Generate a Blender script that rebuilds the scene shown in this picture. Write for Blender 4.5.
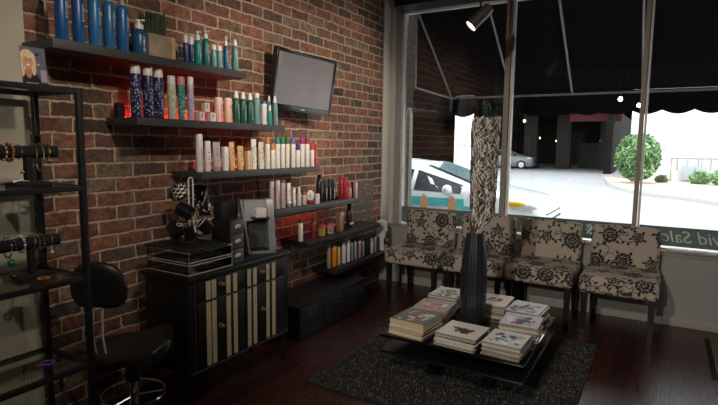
import bpy, bmesh, math, random
import numpy as np
from mathutils import Vector, Matrix

random.seed(7)
SC = bpy.context.scene
COL = SC.collection
PI = math.pi
for o in list(bpy.data.objects):
    bpy.data.objects.remove(o)

# ------------------------------------------------------------------ camera
EYE = Vector((0.0, 0.0, 1.5))
RIGHT = Vector((0.86154127, 0.50753805, 0.01231901))
UP = Vector((-0.0669401, 0.08951021, 0.99373384))
FWD = Vector((-0.50325506, 0.85696735, -0.11109139))
FPX, CXP, CYP = 522.0, 359.0, 202.5
cam_d = bpy.data.cameras.new('camera')
cam = bpy.data.objects.new('camera', cam_d)
COL.objects.link(cam)
cam_d.sensor_width = 36.0
cam_d.lens = FPX / 718.0 * 36.0
cam_d.clip_end = 400
m = Matrix.Identity(4)
for i in range(3):
    m[i][0] = RIGHT[i]; m[i][1] = UP[i]; m[i][2] = -FWD[i]; m[i][3] = EYE[i]
cam.matrix_world = m
SC.camera = cam

# ------------------------------------------------------------------ colour management, sky, lights
SC.view_settings.view_transform = 'Standard'
SC.view_settings.look = 'None'
SC.view_settings.gamma = 1.0
SC.view_settings.use_curve_mapping = False
SC.view_settings.exposure = 0.0
SC.cycles.use_denoising = True
SC.cycles.max_bounces = 8
SC.cycles.transparent_max_bounces = 16
SC.cycles.sample_clamp_indirect = 4.0

SKY = 3.7
w = bpy.data.worlds.new('overcast_sky'); SC.world = w
w.use_nodes = True
bg = w.node_tree.nodes['Background']
bg.inputs[0].default_value = (0.93, 0.97, 1.0, 1)
bg.inputs[1].default_value = SKY


def aim(o, target):
    d = Vector(target) - o.location
    o.rotation_euler = d.to_track_quat('-Z', 'Y').to_euler()


def spot(name, loc, target, energy, size=60, blend=.9, col=(1, .80, .58), radius=.04):
    l = bpy.data.lights.new(name, 'SPOT'); l.energy = energy; l.color = col
    l.spot_size = math.radians(size); l.spot_blend = blend; l.shadow_soft_size = radius
    o = bpy.data.objects.new(name, l); COL.objects.link(o); o.location = loc; aim(o, target)
    return o


# ceiling spotlights of the salon (most of the track runs above and behind the frame)
spot('ceiling_spot', (-.75, 1.3, 2.66), (-2.70, 1.95, 1.7), 58, 66, col=(1, .87, .72))
spot('ceiling_spot', (-.75, 2.7, 2.66), (-2.70, 3.2, 1.85), 118, 64, col=(1, .87, .72))
spot('ceiling_spot', (-.85, 4.5, 2.8), (-2.70, 4.3, 1.9), 80, 66, col=(1, .87, .72))
spot('ceiling_spot', (-.75, .4, 2.66), (-2.70, .8, 1.4), 42, 66, col=(1, .87, .72))
spot('track_lamp', (-1.405, 4.01, 2.36), (-2.70, 3.3, .95), 30, 60, col=(1, .88, .74), radius=.03)
# the two lit track heads behind the viewer
spot('track_lamp', (-.825, -.295, 2.39), (-1.3, 4.9, .55), 168, 62, col=(1, .94, .86), radius=.03)
spot('track_lamp', (-.60, -2.11, 2.39), (-.2, 4.9, .6), 215, 55, col=(1, .94, .86), radius=.03)
# wide overhead fill, added out of view to lift the dark floor and furniture
spot('overhead_fill', (-.3, .9, 3.2), (-1.2, 1.4, 0), 32, 125, col=(1, .88, .74), radius=.08)
spot('overhead_fill', (-.5, 2.9, 3.2), (-.9, 3.1, 0), 16, 110, col=(1, .9, .78), radius=.08)
spot('overhead_fill', (1.6, 2.0, 3.2), (1.0, 2.6, 0), 36, 120, col=(1, .88, .74), radius=.08)

# ------------------------------------------------------------------ pixel helpers (measure places on the real planes)
def ray(px, py):
    return RIGHT * (px - CXP) - UP * (py - CYP) + FWD * FPX
def on_z(px, py, z):
    d = ray(px, py); return EYE + d * ((z - EYE.z) / d.z)
def on_x(px, py, x):
    d = ray(px, py); return EYE + d * ((x - EYE.x) / d.x)
def on_y(px, py, y):
    d = ray(px, py); return EYE + d * ((y - EYE.y) / d.y)
def proj(P):
    q = Vector(P) - EYE; z = q.dot(FWD)
    return CXP + FPX * q.dot(RIGHT) / z, CYP - FPX * q.dot(UP) / z, z

# ------------------------------------------------------------------ materials
def lin(c):
    c = c / 255.0
    return c / 12.92 if c <= .04045 else ((c + .055) / 1.055) ** 2.4
def rgb(r, g, b):
    return (lin(r), lin(g), lin(b), 1)

def mat(name, c, rough=.5, metal=0., var=.08, scale=25., bump=0., spec=.5, coat=0., trans=0., alpha=1., emit=None, estr=0.):
    m = bpy.data.materials.new(name); m.use_nodes = True
    nt = m.node_tree; p = nt.nodes['Principled BSDF']
    p.inputs['Roughness'].default_value = rough; p.inputs['Metallic'].default_value = metal
    p.inputs['Specular IOR Level'].default_value = spec; p.inputs['Coat Weight'].default_value = coat
    p.inputs['Transmission Weight'].default_value = trans; p.inputs['Alpha'].default_value = alpha
    tc = nt.nodes.new('ShaderNodeTexCoord'); nz = nt.nodes.new('ShaderNodeTexNoise')
    nz.inputs['Scale'].default_value = scale; nz.inputs['Detail'].default_value = 4
    nt.links.new(tc.outputs['Object'], nz.inputs['Vector'])
    rp = nt.nodes.new('ShaderNodeValToRGB')
    rp.color_ramp.elements[0].position = .3; rp.color_ramp.elements[1].position = .7
    rp.color_ramp.elements[0].color = tuple(x * (1 - var) for x in c[:3]) + (1,)
    rp.color_ramp.elements[1].color = tuple(min(1, x * (1 + var)) for x in c[:3]) + (1,)
    nt.links.new(nz.outputs['Fac'], rp.inputs['Fac'])
    nt.links.new(rp.outputs['Color'], p.inputs['Base Color'])
    if bump:
        b = nt.nodes.new('ShaderNodeBump'); b.inputs['Strength'].default_value = bump
        nt.links.new(nz.outputs['Fac'], b.inputs['Height']); nt.links.new(b.outputs['Normal'], p.inputs['Normal'])
    if emit:
        p.inputs['Emission Color'].default_value = emit; p.inputs['Emission Strength'].default_value = estr
    return m

def glass_mat(name, tint=(1, 1, 1, 1), refl=.06, rough=.0):
    m = bpy.data.materials.new(name); m.use_nodes = True; nt = m.node_tree
    out = nt.nodes['Material Output']; nt.nodes.remove(nt.nodes['Principled BSDF'])
    t = nt.nodes.new('ShaderNodeBsdfTransparent'); t.inputs[0].default_value = tint
    g = nt.nodes.new('ShaderNodeBsdfGlossy'); g.inputs['Roughness'].default_value = rough
    f = nt.nodes.new('ShaderNodeLayerWeight'); f.inputs['Blend'].default_value = .25
    mp = nt.nodes.new('ShaderNodeMapRange')
    mp.inputs['To Min'].default_value = refl; mp.inputs['To Max'].default_value = .9
    pw = nt.nodes.new('ShaderNodeMath'); pw.operation = 'POWER'; pw.inputs[1].default_value = 3.
    nt.links.new(f.outputs['Facing'], pw.inputs[0]); nt.links.new(pw.outputs[0], mp.inputs['Value'])
    mx = nt.nodes.new('ShaderNodeMixShader')
    nt.links.new(mp.outputs['Result'], mx.inputs['Fac']); nt.links.new(t.outputs[0], mx.inputs[1]); nt.links.new(g.outputs[0], mx.inputs[2])
    nt.links.new(mx.outputs[0], out.inputs['Surface'])
    return m

def attr_mat(name, rough=.6, bump=0., coat=0.):
    m = bpy.data.materials.new(name); m.use_nodes = True; nt = m.node_tree; p = nt.nodes['Principled BSDF']
    a = nt.nodes.new('ShaderNodeAttribute'); a.attribute_name = 'Print'
    nt.links.new(a.outputs['Color'], p.inputs['Base Color'])
    p.inputs['Roughness'].default_value = rough; p.inputs['Coat Weight'].default_value = coat
    if bump:
        nz = nt.nodes.new('ShaderNodeTexNoise'); nz.inputs['Scale'].default_value = 500
        tc = nt.nodes.new('ShaderNodeTexCoord'); nt.links.new(tc.outputs['Object'], nz.inputs['Vector'])
        b = nt.nodes.new('ShaderNodeBump'); b.inputs['Strength'].default_value = bump
        nt.links.new(nz.outputs['Fac'], b.inputs['Height']); nt.links.new(b.outputs['Normal'], p.inputs['Normal'])
    return m

class NT:
    """tiny node helper"""
    def __init__(s, name):
        s.m = bpy.data.materials.new(name); s.m.use_nodes = True; s.t = s.m.node_tree; s.p = s.t.nodes['Principled BSDF']
    def n(s, typ, **kw):
        x = s.t.nodes.new(typ)
        for k, v in kw.items(): setattr(x, k, v)
        return x
    def set(s, node, **kw):
        for k, v in kw.items(): node.inputs[k.replace('_', ' ')].default_value = v
    def l(s, a, b): s.t.links.new(a, b)
    def math(s, op, a, b=None):
        x = s.n('ShaderNodeMath', operation=op)
        for i, v in enumerate((a, b)):
            if v is None: continue
            if isinstance(v, (int, float)): x.inputs[i].default_value = v
            else: s.l(v, x.inputs[i])
        return x.outputs[0]
    def ramp(s, fac, stops, interp='LINEAR'):
        r = s.n('ShaderNodeValToRGB'); e = r.color_ramp; e.interpolation = interp
        while len(e.elements) < len(stops): e.elements.new(.5)
        for el, (p, c) in zip(e.elements, stops): el.position = p; el.color = c
        s.l(fac, r.inputs['Fac']); return r.outputs['Color']
    def mix(s, fac, a, b, mode='MIX'):
        x = s.n('ShaderNodeMix', data_type='RGBA', blend_type=mode)
        if isinstance(fac, (int, float)): x.inputs[0].default_value = fac
        else: s.l(fac, x.inputs[0])
        for i, v in ((6, a), (7, b)):
            if isinstance(v, tuple): x.inputs[i].default_value = v
            else: s.l(v, x.inputs[i])
        return x.outputs[2]

def brick_material(name, ux, uy, patch=None):
    k = NT(name)
    tc = k.n('ShaderNodeTexCoord'); sep = k.n('ShaderNodeSeparateXYZ'); k.l(tc.outputs['Object'], sep.inputs[0])
    comb = k.n('ShaderNodeCombineXYZ'); k.l(sep.outputs[ux], comb.inputs[0]); k.l(sep.outputs[uy], comb.inputs[1])
    nz = k.n('ShaderNodeTexNoise'); k.set(nz, Scale=9., Detail=5.); k.l(comb.outputs[0], nz.inputs['Vector'])
    sub = k.n('ShaderNodeVectorMath', operation='SUBTRACT'); k.l(nz.outputs['Color'], sub.inputs[0]); sub.inputs[1].default_value = (.5, .5, .5)
    sc = k.n('ShaderNodeVectorMath', operation='SCALE'); k.l(sub.outputs[0], sc.inputs[0]); sc.inputs['Scale'].default_value = .022
    nz2 = k.n('ShaderNodeTexNoise'); k.set(nz2, Scale=42., Detail=3.); k.l(comb.outputs[0], nz2.inputs['Vector'])
    sub2 = k.n('ShaderNodeVectorMath', operation='SUBTRACT'); k.l(nz2.outputs['Color'], sub2.inputs[0]); sub2.inputs[1].default_value = (.5, .5, .5)
    sc2 = k.n('ShaderNodeVectorMath', operation='SCALE'); k.l(sub2.outputs[0], sc2.inputs[0]); sc2.inputs['Scale'].default_value = .016
    add0 = k.n('ShaderNodeVectorMath', operation='ADD'); k.l(comb.outputs[0], add0.inputs[0]); k.l(sc2.outputs[0], add0.inputs[1])
    add = k.n('ShaderNodeVectorMath', operation='ADD'); k.l(add0.outputs[0], add.inputs[0]); k.l(sc.outputs[0], add.inputs[1])
    br = k.n('ShaderNodeTexBrick'); br.offset = .5; br.squash = 1.
    k.set(br, Color1=(0, 0, 0, 1), Color2=(1, 1, 1, 1), Mortar=(0, 0, 0, 1), Scale=1.0, Mortar_Size=.0085, Mortar_Smooth=.45, Bias=0., Brick_Width=.232, Row_Height=.081)
    k.l(add.outputs[0], br.inputs['Vector'])
    cols = k.ramp(br.outputs['Color'], [(0., rgb(66, 56, 50)), (.16, rgb(112, 74, 56)), (.32, rgb(140, 84, 62)), (.46, rgb(88, 74, 66)), (.56, rgb(126, 78, 58)),
                                        (.68, rgb(158, 94, 66)), (.80, rgb(118, 80, 62)), (.9, rgb(134, 110, 92)), (1., rgb(74, 62, 56))])
    fine = k.n('ShaderNodeTexNoise'); k.set(fine, Scale=38., Detail=6., Roughness=.7); k.l(comb.outputs[0], fine.inputs['Vector'])
    fr = k.ramp(fine.outputs['Fac'], [(.3, (.42, .42, .43, 1)), (.5, (.9, .88, .86, 1)), (.68, (1.25, 1.2, 1.12, 1))])
    cols = k.mix(1., cols, fr, 'MULTIPLY')
    mid = k.n('ShaderNodeTexNoise'); k.set(mid, Scale=15., Detail=6., Roughness=.65); k.l(comb.outputs[0], mid.inputs['Vector'])
    cols = k.mix(1., cols, k.ramp(mid.outputs['Fac'], [(.32, (.45, .44, .45, 1)), (.52, (1., 1., 1., 1)), (.7, (1.3, 1.22, 1.12, 1))]), 'MULTIPLY')
    big = k.n('ShaderNodeTexNoise'); k.set(big, Scale=6., Detail=5., Roughness=.65); k.l(comb.outputs[0], big.inputs['Vector'])
    white = k.ramp(big.outputs['Fac'], [(.60, (0, 0, 0, 1)), (.72, (.45, .45, .45, 1))])
    cols = k.mix(white, cols, rgb(168, 150, 130))
    mort = k.ramp(fine.outputs['Fac'], [(.3, rgb(150, 124, 94)), (.7, rgb(206, 178, 142))])
    full = k.mix(br.outputs['Fac'], cols, mort)
    if patch:
        (u0, u1, v0, v1) = patch
        def inside(o, a, b):
            s1 = k.math('GREATER_THAN', o, a); s2 = k.math('LESS_THAN', o, b); return k.math('MULTIPLY', s1, s2)
        msk = k.math('MULTIPLY', inside(sep.outputs[ux], u0, u1), inside(sep.outputs[uy], v0, v1))
        msk = k.math('MULTIPLY', msk, .8)
        sp = k.n('ShaderNodeTexNoise'); k.set(sp, Scale=30., Detail=2.); k.l(comb.outputs[0], sp.inputs['Vector'])
        pc = k.ramp(sp.outputs['Fac'], [(.0, rgb(98, 86, 74)), (.64, rgb(104, 92, 78)), (.655, rgb(190, 178, 148)), (1., rgb(205, 195, 165))])
        full = k.mix(msk, full, pc)
    hs = k.n('ShaderNodeHueSaturation'); k.set(hs, Saturation=.86, Value=.97); k.l(full, hs.inputs['Color']); full = hs.outputs['Color']
    k.l(full, k.p.inputs['Base Color'])
    k.set(k.p, Roughness=.9)
    h = k.math('SUBTRACT', k.math('MULTIPLY', fine.outputs['Fac'], .35), br.outputs['Fac'])
    b = k.n('ShaderNodeBump'); k.set(b, Strength=.9, Distance=.012); k.l(h, b.inputs['Height']); k.l(b.outputs['Normal'], k.p.inputs['Normal'])
    return k.m

def plank_material():
    k = NT('dark_plank_floor')
    tc = k.n('ShaderNodeTexCoord'); sep = k.n('ShaderNodeSeparateXYZ'); k.l(tc.outputs['Object'], sep.inputs[0])
    comb = k.n('ShaderNodeCombineXYZ'); k.l(sep.outputs[1], comb.inputs[0]); k.l(sep.outputs[0], comb.inputs[1])
    br = k.n('ShaderNodeTexBrick'); br.offset = .37
    k.set(br, Color1=(0, 0, 0, 1), Color2=(1, 1, 1, 1), Mortar=(.5, .5, .5, 1), Scale=1., Mortar_Size=.0015, Bias=0., Brick_Width=1.4, Row_Height=.115)
    k.l(comb.outputs[0], br.inputs['Vector'])
    c = k.ramp(br.outputs['Color'], [(0., rgb(50, 29, 26)), (.5, rgb(72, 40, 34)), (1., rgb(60, 34, 30))])
    gr = k.n('ShaderNodeTexNoise'); k.set(gr, Scale=1., Detail=5.)
    mp = k.n('ShaderNodeMapping'); mp.inputs['Scale'].default_value = (6, 90, 1); k.l(comb.outputs[0], mp.inputs[0]); k.l(mp.outputs[0], gr.inputs['Vector'])
    c = k.mix(1., c, k.ramp(gr.outputs['Fac'], [(.3, (.6, .6, .6, 1)), (.7, (1.15, 1.1, 1.1, 1))]), 'MULTIPLY')
    c = k.mix(br.outputs['Fac'], c, rgb(14, 9, 8))
    k.l(c, k.p.inputs['Base Color'])
    k.l(k.ramp(gr.outputs['Fac'], [(.2, (.22, .22, .22, 1)), (.8, (.36, .36, .36, 1))]), k.p.inputs['Roughness'])
    b = k.n('ShaderNodeBump'); k.set(b, Strength=.25, Distance=.003); k.l(k.math('SUBTRACT', gr.outputs['Fac'], k.math('MULTIPLY', br.outputs['Fac'], 2.)), b.inputs['Height'])
    k.l(b.outputs['Normal'], k.p.inputs['Normal'])
    return k.m

M = {}
M['plank'] = plank_material()
M['brick'] = brick_material('old_red_brick', 1, 2, (4.47, 4.90, .62, 1.11))
M['plaster'] = mat('grey_plaster', rgb(178, 171, 155), .9, var=.12, scale=3., bump=.08)
M['jamb'] = mat('cream_painted_plaster', rgb(205, 198, 186), .85, var=.04, scale=4.)
M['wall'] = mat('warm_grey_wall_paint', rgb(160, 155, 152), .85, var=.05, scale=3.)
M['ceiling'] = mat('dark_ceiling_paint', rgb(62, 58, 55), .9, var=.05)
M['header'] = mat('charcoal_header_paint', rgb(30, 27, 26), .8)
M['basebd'] = mat('off_white_trim_paint', rgb(165, 158, 148), .6, var=.04)
M['frame_w'] = mat('white_frame_paint', rgb(225, 222, 215), .5)
M['frame_b'] = mat('beige_frame_paint', rgb(160, 146, 130), .6, var=.1)
M['pane'] = glass_mat('window_glass', (.96, .98, .97, 1), .075)
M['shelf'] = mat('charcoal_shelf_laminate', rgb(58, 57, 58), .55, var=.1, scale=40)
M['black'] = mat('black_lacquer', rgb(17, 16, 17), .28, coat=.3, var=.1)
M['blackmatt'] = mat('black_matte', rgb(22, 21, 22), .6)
M['blackwood'] = mat('black_painted_wood', rgb(18, 17, 18), .42, var=.2, scale=30)
M['rubber'] = mat('black_rubber', rgb(16, 16, 16), .8)
M['leather'] = mat('black_leatherette', rgb(34, 32, 31), .40, var=.15, scale=60, bump=.15)
M['chrome'] = mat('chrome', rgb(205, 205, 208), .16, 1.)
M['silver'] = mat('brushed_silver', rgb(188, 188, 190), .34, 1., var=.05)
M['silverplastic'] = mat('silver_plastic', rgb(150, 151, 152), .35, .4)
M['greyplastic'] = mat('grey_plastic', rgb(80, 82, 86), .4)
M['blackmetal'] = mat('black_steel', rgb(36, 35, 37), .45, .4)
M['white'] = mat('white_plastic', rgb(232, 230, 226), .35, var=.03)
M['clearglass'] = glass_mat('shelf_glass', (.95, .97, .96, 1), .06)
M['acrylic'] = glass_mat('clear_acrylic', (.93, .95, .95, 1), .05)
M['cream'] = mat('cream_stripe_paint', rgb(186, 172, 136), .55, var=.08)
M['ink'] = mat('dark_print_ink', rgb(50, 45, 48), .6)
M['whiteink'] = mat('white_print_ink', rgb(235, 238, 240), .6)
M['red'] = mat('red_gloss', rgb(176, 22, 26), .25)
M['led'] = mat('lit_red_led', rgb(255, 60, 50), .4, emit=(1., .05, .03, 1), estr=9.)
M['ledstrip'] = mat('led_strip_backing', rgb(80, 20, 20), .6)
M['lampface'] = mat('lit_lamp_glass', rgb(255, 240, 215), .4, emit=(1., .86, .66, 1), estr=28.)
M['mirrorblack'] = mat('polished_black_glass', rgb(12, 12, 13), .06, coat=.5, var=.05)
M['vase'] = mat('black_ribbed_ceramic', rgb(34, 34, 39), .34, coat=.4)

# ------------------------------------------------------------------ mesh builder
class MB:
    def __init__(s): s.bm = bmesh.new()
    def _mi(s, faces, mi):
        for f in faces: f.material_index = mi
    def box(s, a, b, bev=0., mi=0, M4=None, seg=2):
        t = bmesh.new()
        bmesh.ops.create_cube(t, size=1)
        c = [(a[i] + b[i]) / 2 for i in range(3)]; d = [abs(b[i] - a[i]) for i in range(3)]
        for v in t.verts: v.co = Vector((c[0] + v.co.x * d[0], c[1] + v.co.y * d[1], c[2] + v.co.z * d[2]))
        if bev: bmesh.ops.bevel(t, geom=t.edges[:], offset=min(bev, min(d) * .45), segments=seg, profile=.6, affect='EDGES')
        s.join(t, mi, M4); return s
    def join(s, t, mi=0, M4=None):
        mp = {}
        for v in t.verts: mp[v] = s.bm.verts.new(M4 @ v.co if M4 else v.co)
        for f in t.faces:
            try:
                nf = s.bm.faces.new([mp[v] for v in f.verts]); nf.material_index = mi; nf.smooth = True
            except ValueError: pass
        t.free()
    def lathe(s, prof, c=(0, 0, 0), n=20, mi=0, M4=None, rib=0., nrib=0, caps=True):
        rings = []
        for (r, z) in prof:
            ring = []
            for i in range(n):
                a = 2 * PI * i / n
                rr = r * (1 + rib * math.cos(nrib * a)) if rib else r
                p = Vector((c[0] + rr * math.cos(a), c[1] + rr * math.sin(a), c[2] + z))
                ring.append(s.bm.verts.new(M4 @ p if M4 else p))
            rings.append(ring)
        for k in range(len(rings) - 1):
            for i in range(n):
                f = s.bm.faces.new((rings[k][i], rings[k][(i + 1) % n], rings[k + 1][(i + 1) % n], rings[k + 1][i])); f.material_index = mi; f.smooth = True
        if caps:
            for ring, rev in ((rings[0], True), (rings[-1], False)):
                f = s.bm.faces.new(ring[::-1] if rev else ring); f.material_index = mi
        return s
    def cyl(s, p0, p1, r0, r1=None, n=14, mi=0):
        r1 = r0 if r1 is None else r1
        p0 = Vector(p0); p1 = Vector(p1); d = p1 - p0
        q = d.to_track_quat('Z', 'Y').to_matrix().to_4x4(); q.translation = p0
        return s.lathe([(r0, 0), (r1, d.length)], n=n, mi=mi, M4=q)
    def tube(s, pts, r, n=8, mi=0, closed=False):
        pts = [Vector(p) for p in pts]; rings = []; N = len(pts)
        for i, p in enumerate(pts):
            if closed: t = pts[(i + 1) % N] - pts[i - 1]
            else: t = pts[min(i + 1, N - 1)] - pts[max(i - 1, 0)]
            t.normalize()
            ref = Vector((0, 0, 1)) if abs(t.z) < .9 else Vector((1, 0, 0))
            u = t.cross(ref).normalized(); v = u.cross(t)
            rr = r[i] if isinstance(r, (list, tuple)) else r
            rings.append([s.bm.verts.new(p + (u * math.cos(2 * PI * k / n) + v * math.sin(2 * PI * k / n)) * rr) for k in range(n)])
        for i in range(N if closed else N - 1):
            A, B = rings[i], rings[(i + 1) % N]
            for k in range(n):
                f = s.bm.faces.new((A[k], B[k], B[(k + 1) % n], A[(k + 1) % n])); f.material_index = mi; f.smooth = True
        if not closed:
            for ring in (rings[0], rings[-1]):
                try: s.bm.faces.new(ring).material_index = mi
                except ValueError: pass
        return s
    def poly(s, pts, mi=0):
        f = s.bm.faces.new([s.bm.verts.new(Vector(p)) for p in pts]); f.material_index = mi; return s
    def prism(s, pts, off, mi=0):
        """closed solid: polygon pts extruded by the vector off"""
        off = Vector(off); a = [s.bm.verts.new(Vector(p)) for p in pts]; b = [s.bm.verts.new(Vector(p) + off) for p in pts]
        n = len(pts)
        s.bm.faces.new(a[::-1]).material_index = mi; s.bm.faces.new(b).material_index = mi
        for i in range(n): s.bm.faces.new((a[i], a[(i + 1) % n], b[(i + 1) % n], b[i])).material_index = mi
        return s
    def loft(s, rings, mi=0, caps=True):
        R = [[s.bm.verts.new(Vector(p)) for p in r] for r in rings]; n = len(R[0])
        for k in range(len(R) - 1):
            for i in range(n):
                f = s.bm.faces.new((R[k][i], R[k][(i + 1) % n], R[k + 1][(i + 1) % n], R[k + 1][i])); f.material_index = mi; f.smooth = True
        if caps:
            s.bm.faces.new(R[0][::-1]).material_index = mi; s.bm.faces.new(R[-1]).material_index = mi
        return s
    def ball(s, c, r, mi=0, u=14, v=8, sc=(1, 1, 1)):
        prof = [(max(1e-4, r * math.sin(PI * k / v)), -r * math.cos(PI * k / v)) for k in range(v + 1)]
        M4 = Matrix.Translation(Vector(c)) @ Matrix.Diagonal((sc[0], sc[1], sc[2], 1))
        return s.lathe(prof, n=u, mi=mi, M4=M4)
    def build(s, name, mats, parent=None, loc=None, rot=None, angle=38):
        bmesh.ops.recalc_face_normals(s.bm, faces=s.bm.faces[:])
        me = bpy.data.meshes.new(name); s.bm.to_mesh(me); s.bm.free()
        for mm in (mats if isinstance(mats, (list, tuple)) else [mats]): me.materials.append(mm)
        for p in me.polygons: p.use_smooth = True
        me.set_sharp_from_angle(angle=math.radians(angle))
        return link(name, me, parent, loc, rot)

def link(name, me, parent=None, loc=None, rot=None):
    o = bpy.data.objects.new(name, me); COL.objects.link(o)
    if parent is not None: o.parent = parent
    if loc is not None: o.location = loc
    if rot is not None: o.rotation_euler = rot
    return o

def tag(o, label=None, cat=None, group=None, kind=None):
    if label: o['label'] = label
    if cat: o['category'] = cat
    if group: o['group'] = group
    if kind: o['kind'] = kind
    return o

def thing(name, label, cat, loc=(0, 0, 0), rz=0., group=None):
    o = bpy.data.objects.new(name, None); COL.objects.link(o); o.location = loc; o.rotation_euler = (0, 0, rz)
    o.empty_display_size = .05
    return tag(o, label, cat, group)

def struct(name, mb, mats, label=None):
    o = mb.build(name, mats); o['kind'] = 'structure'
    if label: o['label'] = label
    return o

def copy_tree(o, parent=None):
    c = o.copy(); COL.objects.link(c)
    if parent is not None: c.parent = parent
    for ch in o.children: copy_tree(ch, c)
    return c

def text_mesh(body, size, extrude=.0006, shear=0.):
    cu = bpy.data.curves.new('t', 'FONT'); cu.body = body; cu.size = size; cu.extrude = extrude; cu.shear = shear
    cu.align_x = 'CENTER'; cu.align_y = 'CENTER'; cu.resolution_u = 3
    o = bpy.data.objects.new('t', cu); COL.objects.link(o)
    bpy.context.view_layer.update()
    me = bpy.data.meshes.new_from_object(o.evaluated_get(bpy.context.evaluated_depsgraph_get()))
    bpy.data.objects.remove(o); bpy.data.curves.remove(cu)
    return me

def text_obj(name, body, size, M4, material, parent=None, shear=0., bend=None, extrude=.0006):
    """M4 maps the text plane (x right, y up, z out); bend=(axis x, axis y, radius) wraps it round a vertical cylinder"""
    me = text_mesh(body, size, extrude, shear)
    for v in me.vertices:
        p = M4 @ v.co
        if bend:
            bx, by, r, ang = bend
            # p.x is arc length, p.y height, p.z outwards, before bending
            a = ang + p.x / r
            p = Vector((bx + (r + p.z) * math.cos(a), by + (r + p.z) * math.sin(a), p.y))
        v.co = p
    me.materials.clear(); me.materials.append(material); me.name = name
    return link(name, me, parent)

def set_print(me, cols):
    a = me.color_attributes.new('Print', 'FLOAT_COLOR', 'POINT')
    a.data.foreach_set('color', np.asarray(cols, dtype=np.float32).ravel())

def painted_sheet(name, wd, ht, nu, nv, fn, material, parent=None, M4=None):
    """flat grid wd x ht in its xy plane with its print stored per vertex"""
    verts = []; cols = []
    for j in range(nv + 1):
        for i in range(nu + 1):
            u, v = i / nu, j / nv
            p = Vector(((u - .5) * wd, (v - .5) * ht, 0)); verts.append(M4 @ p if M4 else p)
            cols.append(fn(u, v))
    faces = [(j * (nu + 1) + i, j * (nu + 1) + i + 1, (j + 1) * (nu + 1) + i + 1, (j + 1) * (nu + 1) + i) for j in range(nv) for i in range(nu)]
    me = bpy.data.meshes.new(name); me.from_pydata([tuple(v) for v in verts], [], faces)
    set_print(me, cols); me.materials.append(material)
    return link(name, me, parent)

# ================================================================== THE ROOM
XW, YW, CEIL, GLASS_Y = -2.70, 5.07, 3.3, 5.30
XR, YB = 3.2, -2.8
struct('floor', MB().box((XW - .3, YB, -.12), (XR, YW + .35, 0)), M['plank'])
struct('ceiling', MB().box((XW - .3, YB, CEIL), (XR, YW + .35, CEIL + .15)), M['ceiling'])
struct('wall_left', MB().box((XW - .3, 1.398, 0), (XW, YW, CEIL)), M['brick'])
struct('wall_left_plaster', MB().box((XW - .3, YB, 0), (XW + .012, 1.398, CEIL)), M['plaster'])
struct('wall_right', MB().box((XR, YB, 0), (XR + .2, YW + .35, CEIL)), M['wall'])
struct('wall_back', MB().box((XW - .3, YB - .2, 0), (XR + .2, YB, CEIL)), M['wall'])
WL, WR, WB, WT = -2.575, 1.30, .615, 2.925        # window opening
struct('wall_window', MB().box((XW, YW, 0), (XR, YW + .35, .60))
       .box((WR, YW, .60), (XR, YW + .35, CEIL))
       .box((XW + .01, GLASS_Y - .035, .60), (WL, YW + .35, CEIL))
       .box((WL, GLASS_Y - .03, WT), (WR, YW + .35, CEIL)), M['wall'])
struct('trim_1', MB().box((XW - .01, YW, .60), (XW + .012, GLASS_Y - .035, CEIL)).box((XW + .012, GLASS_Y - .06, .60), (-2.635, GLASS_Y - .036, CEIL)), M['jamb'])
struct('trim_2', MB().box((-2.548, YW - .06, WT), (XR, GLASS_Y - .03, CEIL)), M['header'])
struct('baseboard_window', MB().box((-2.70, YW - .018, 0), (XR, YW, .085), bev=.004).box((-2.70, YW - .012, .085), (XR, YW, .10), bev=.004), M['basebd'])
sill = struct('windowsill_1', MB().box((XW + .013, YW - .015, .595), (WR, GLASS_Y - .03, .612), bev=.004), M['frame_b'])

# window: three panes between beige and white mullions, a grey-green film along the bottom with white lettering
win = thing('window_1', 'shop window', 'window', (0, GLASS_Y, 0)); win['kind'] = 'structure'
MUL = [(-1.44, -1.362), (-.238, -.178)]
fr = MB()
fr.box((WL, -.02, WB), (WL + .018, .03, WT)); fr.box((WR - .03, -.02, WB), (WR, .03, WT))
fr.box((WL, -.02, WT - .022), (WR, .03, WT)); fr.box((WL, -.02, WB - .005), (WR, .03, WB + .008))
fr.box((WL + .026, -.03, WB), (WL + .036, .0, WT - .03))
fr.build('window_frame', M['frame_w'], win)['kind'] = 'structure'
for a, b in MUL:
    mm = MB().box((a, -.045, WB), (a + (b - a) * .62, .03, WT), bev=.003).build('mullion', M['frame_b'], win)
    mm['kind'] = 'structure'
    mm = MB().box((a + (b - a) * .70, -.02, WB), (b, .04, WT), bev=.003).build('mullion_strip', M['frame_w'], win)
    mm['kind'] = 'structure'
edges = [WL + .018, MUL[0][0], MUL[0][1], MUL[1][0], MUL[1][1], WR - .03]
k = NT('grey_green_window_film')
tl = k.n('ShaderNodeBsdfTranslucent'); tl.inputs[0].default_value = rgb(150, 156, 150); df = k.n('ShaderNodeBsdfDiffuse'); df.inputs[0].default_value = rgb(96, 104, 98)
mx = k.n('ShaderNodeMixShader'); mx.inputs[0].default_value = .4; k.l(tl.outputs[0], mx.inputs[1]); k.l(df.outputs[0], mx.inputs[2])
k.l(mx.outputs[0], k.t.nodes['Material Output'].inputs['Surface']); M['film'] = k.m
for i in range(3):
    a, b = edges[2 * i], edges[2 * i + 1]
    g = MB().box((a, .0, WB + .008), (b, .006, WT - .022)).build('pane', M['pane'], win); g['kind'] = 'structure'
    f = MB().box((a + .002, -.004, WB + .026), (b - .002, -.001, .812)).build('window_film', M['film'], win); f['kind'] = 'structure'

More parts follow.
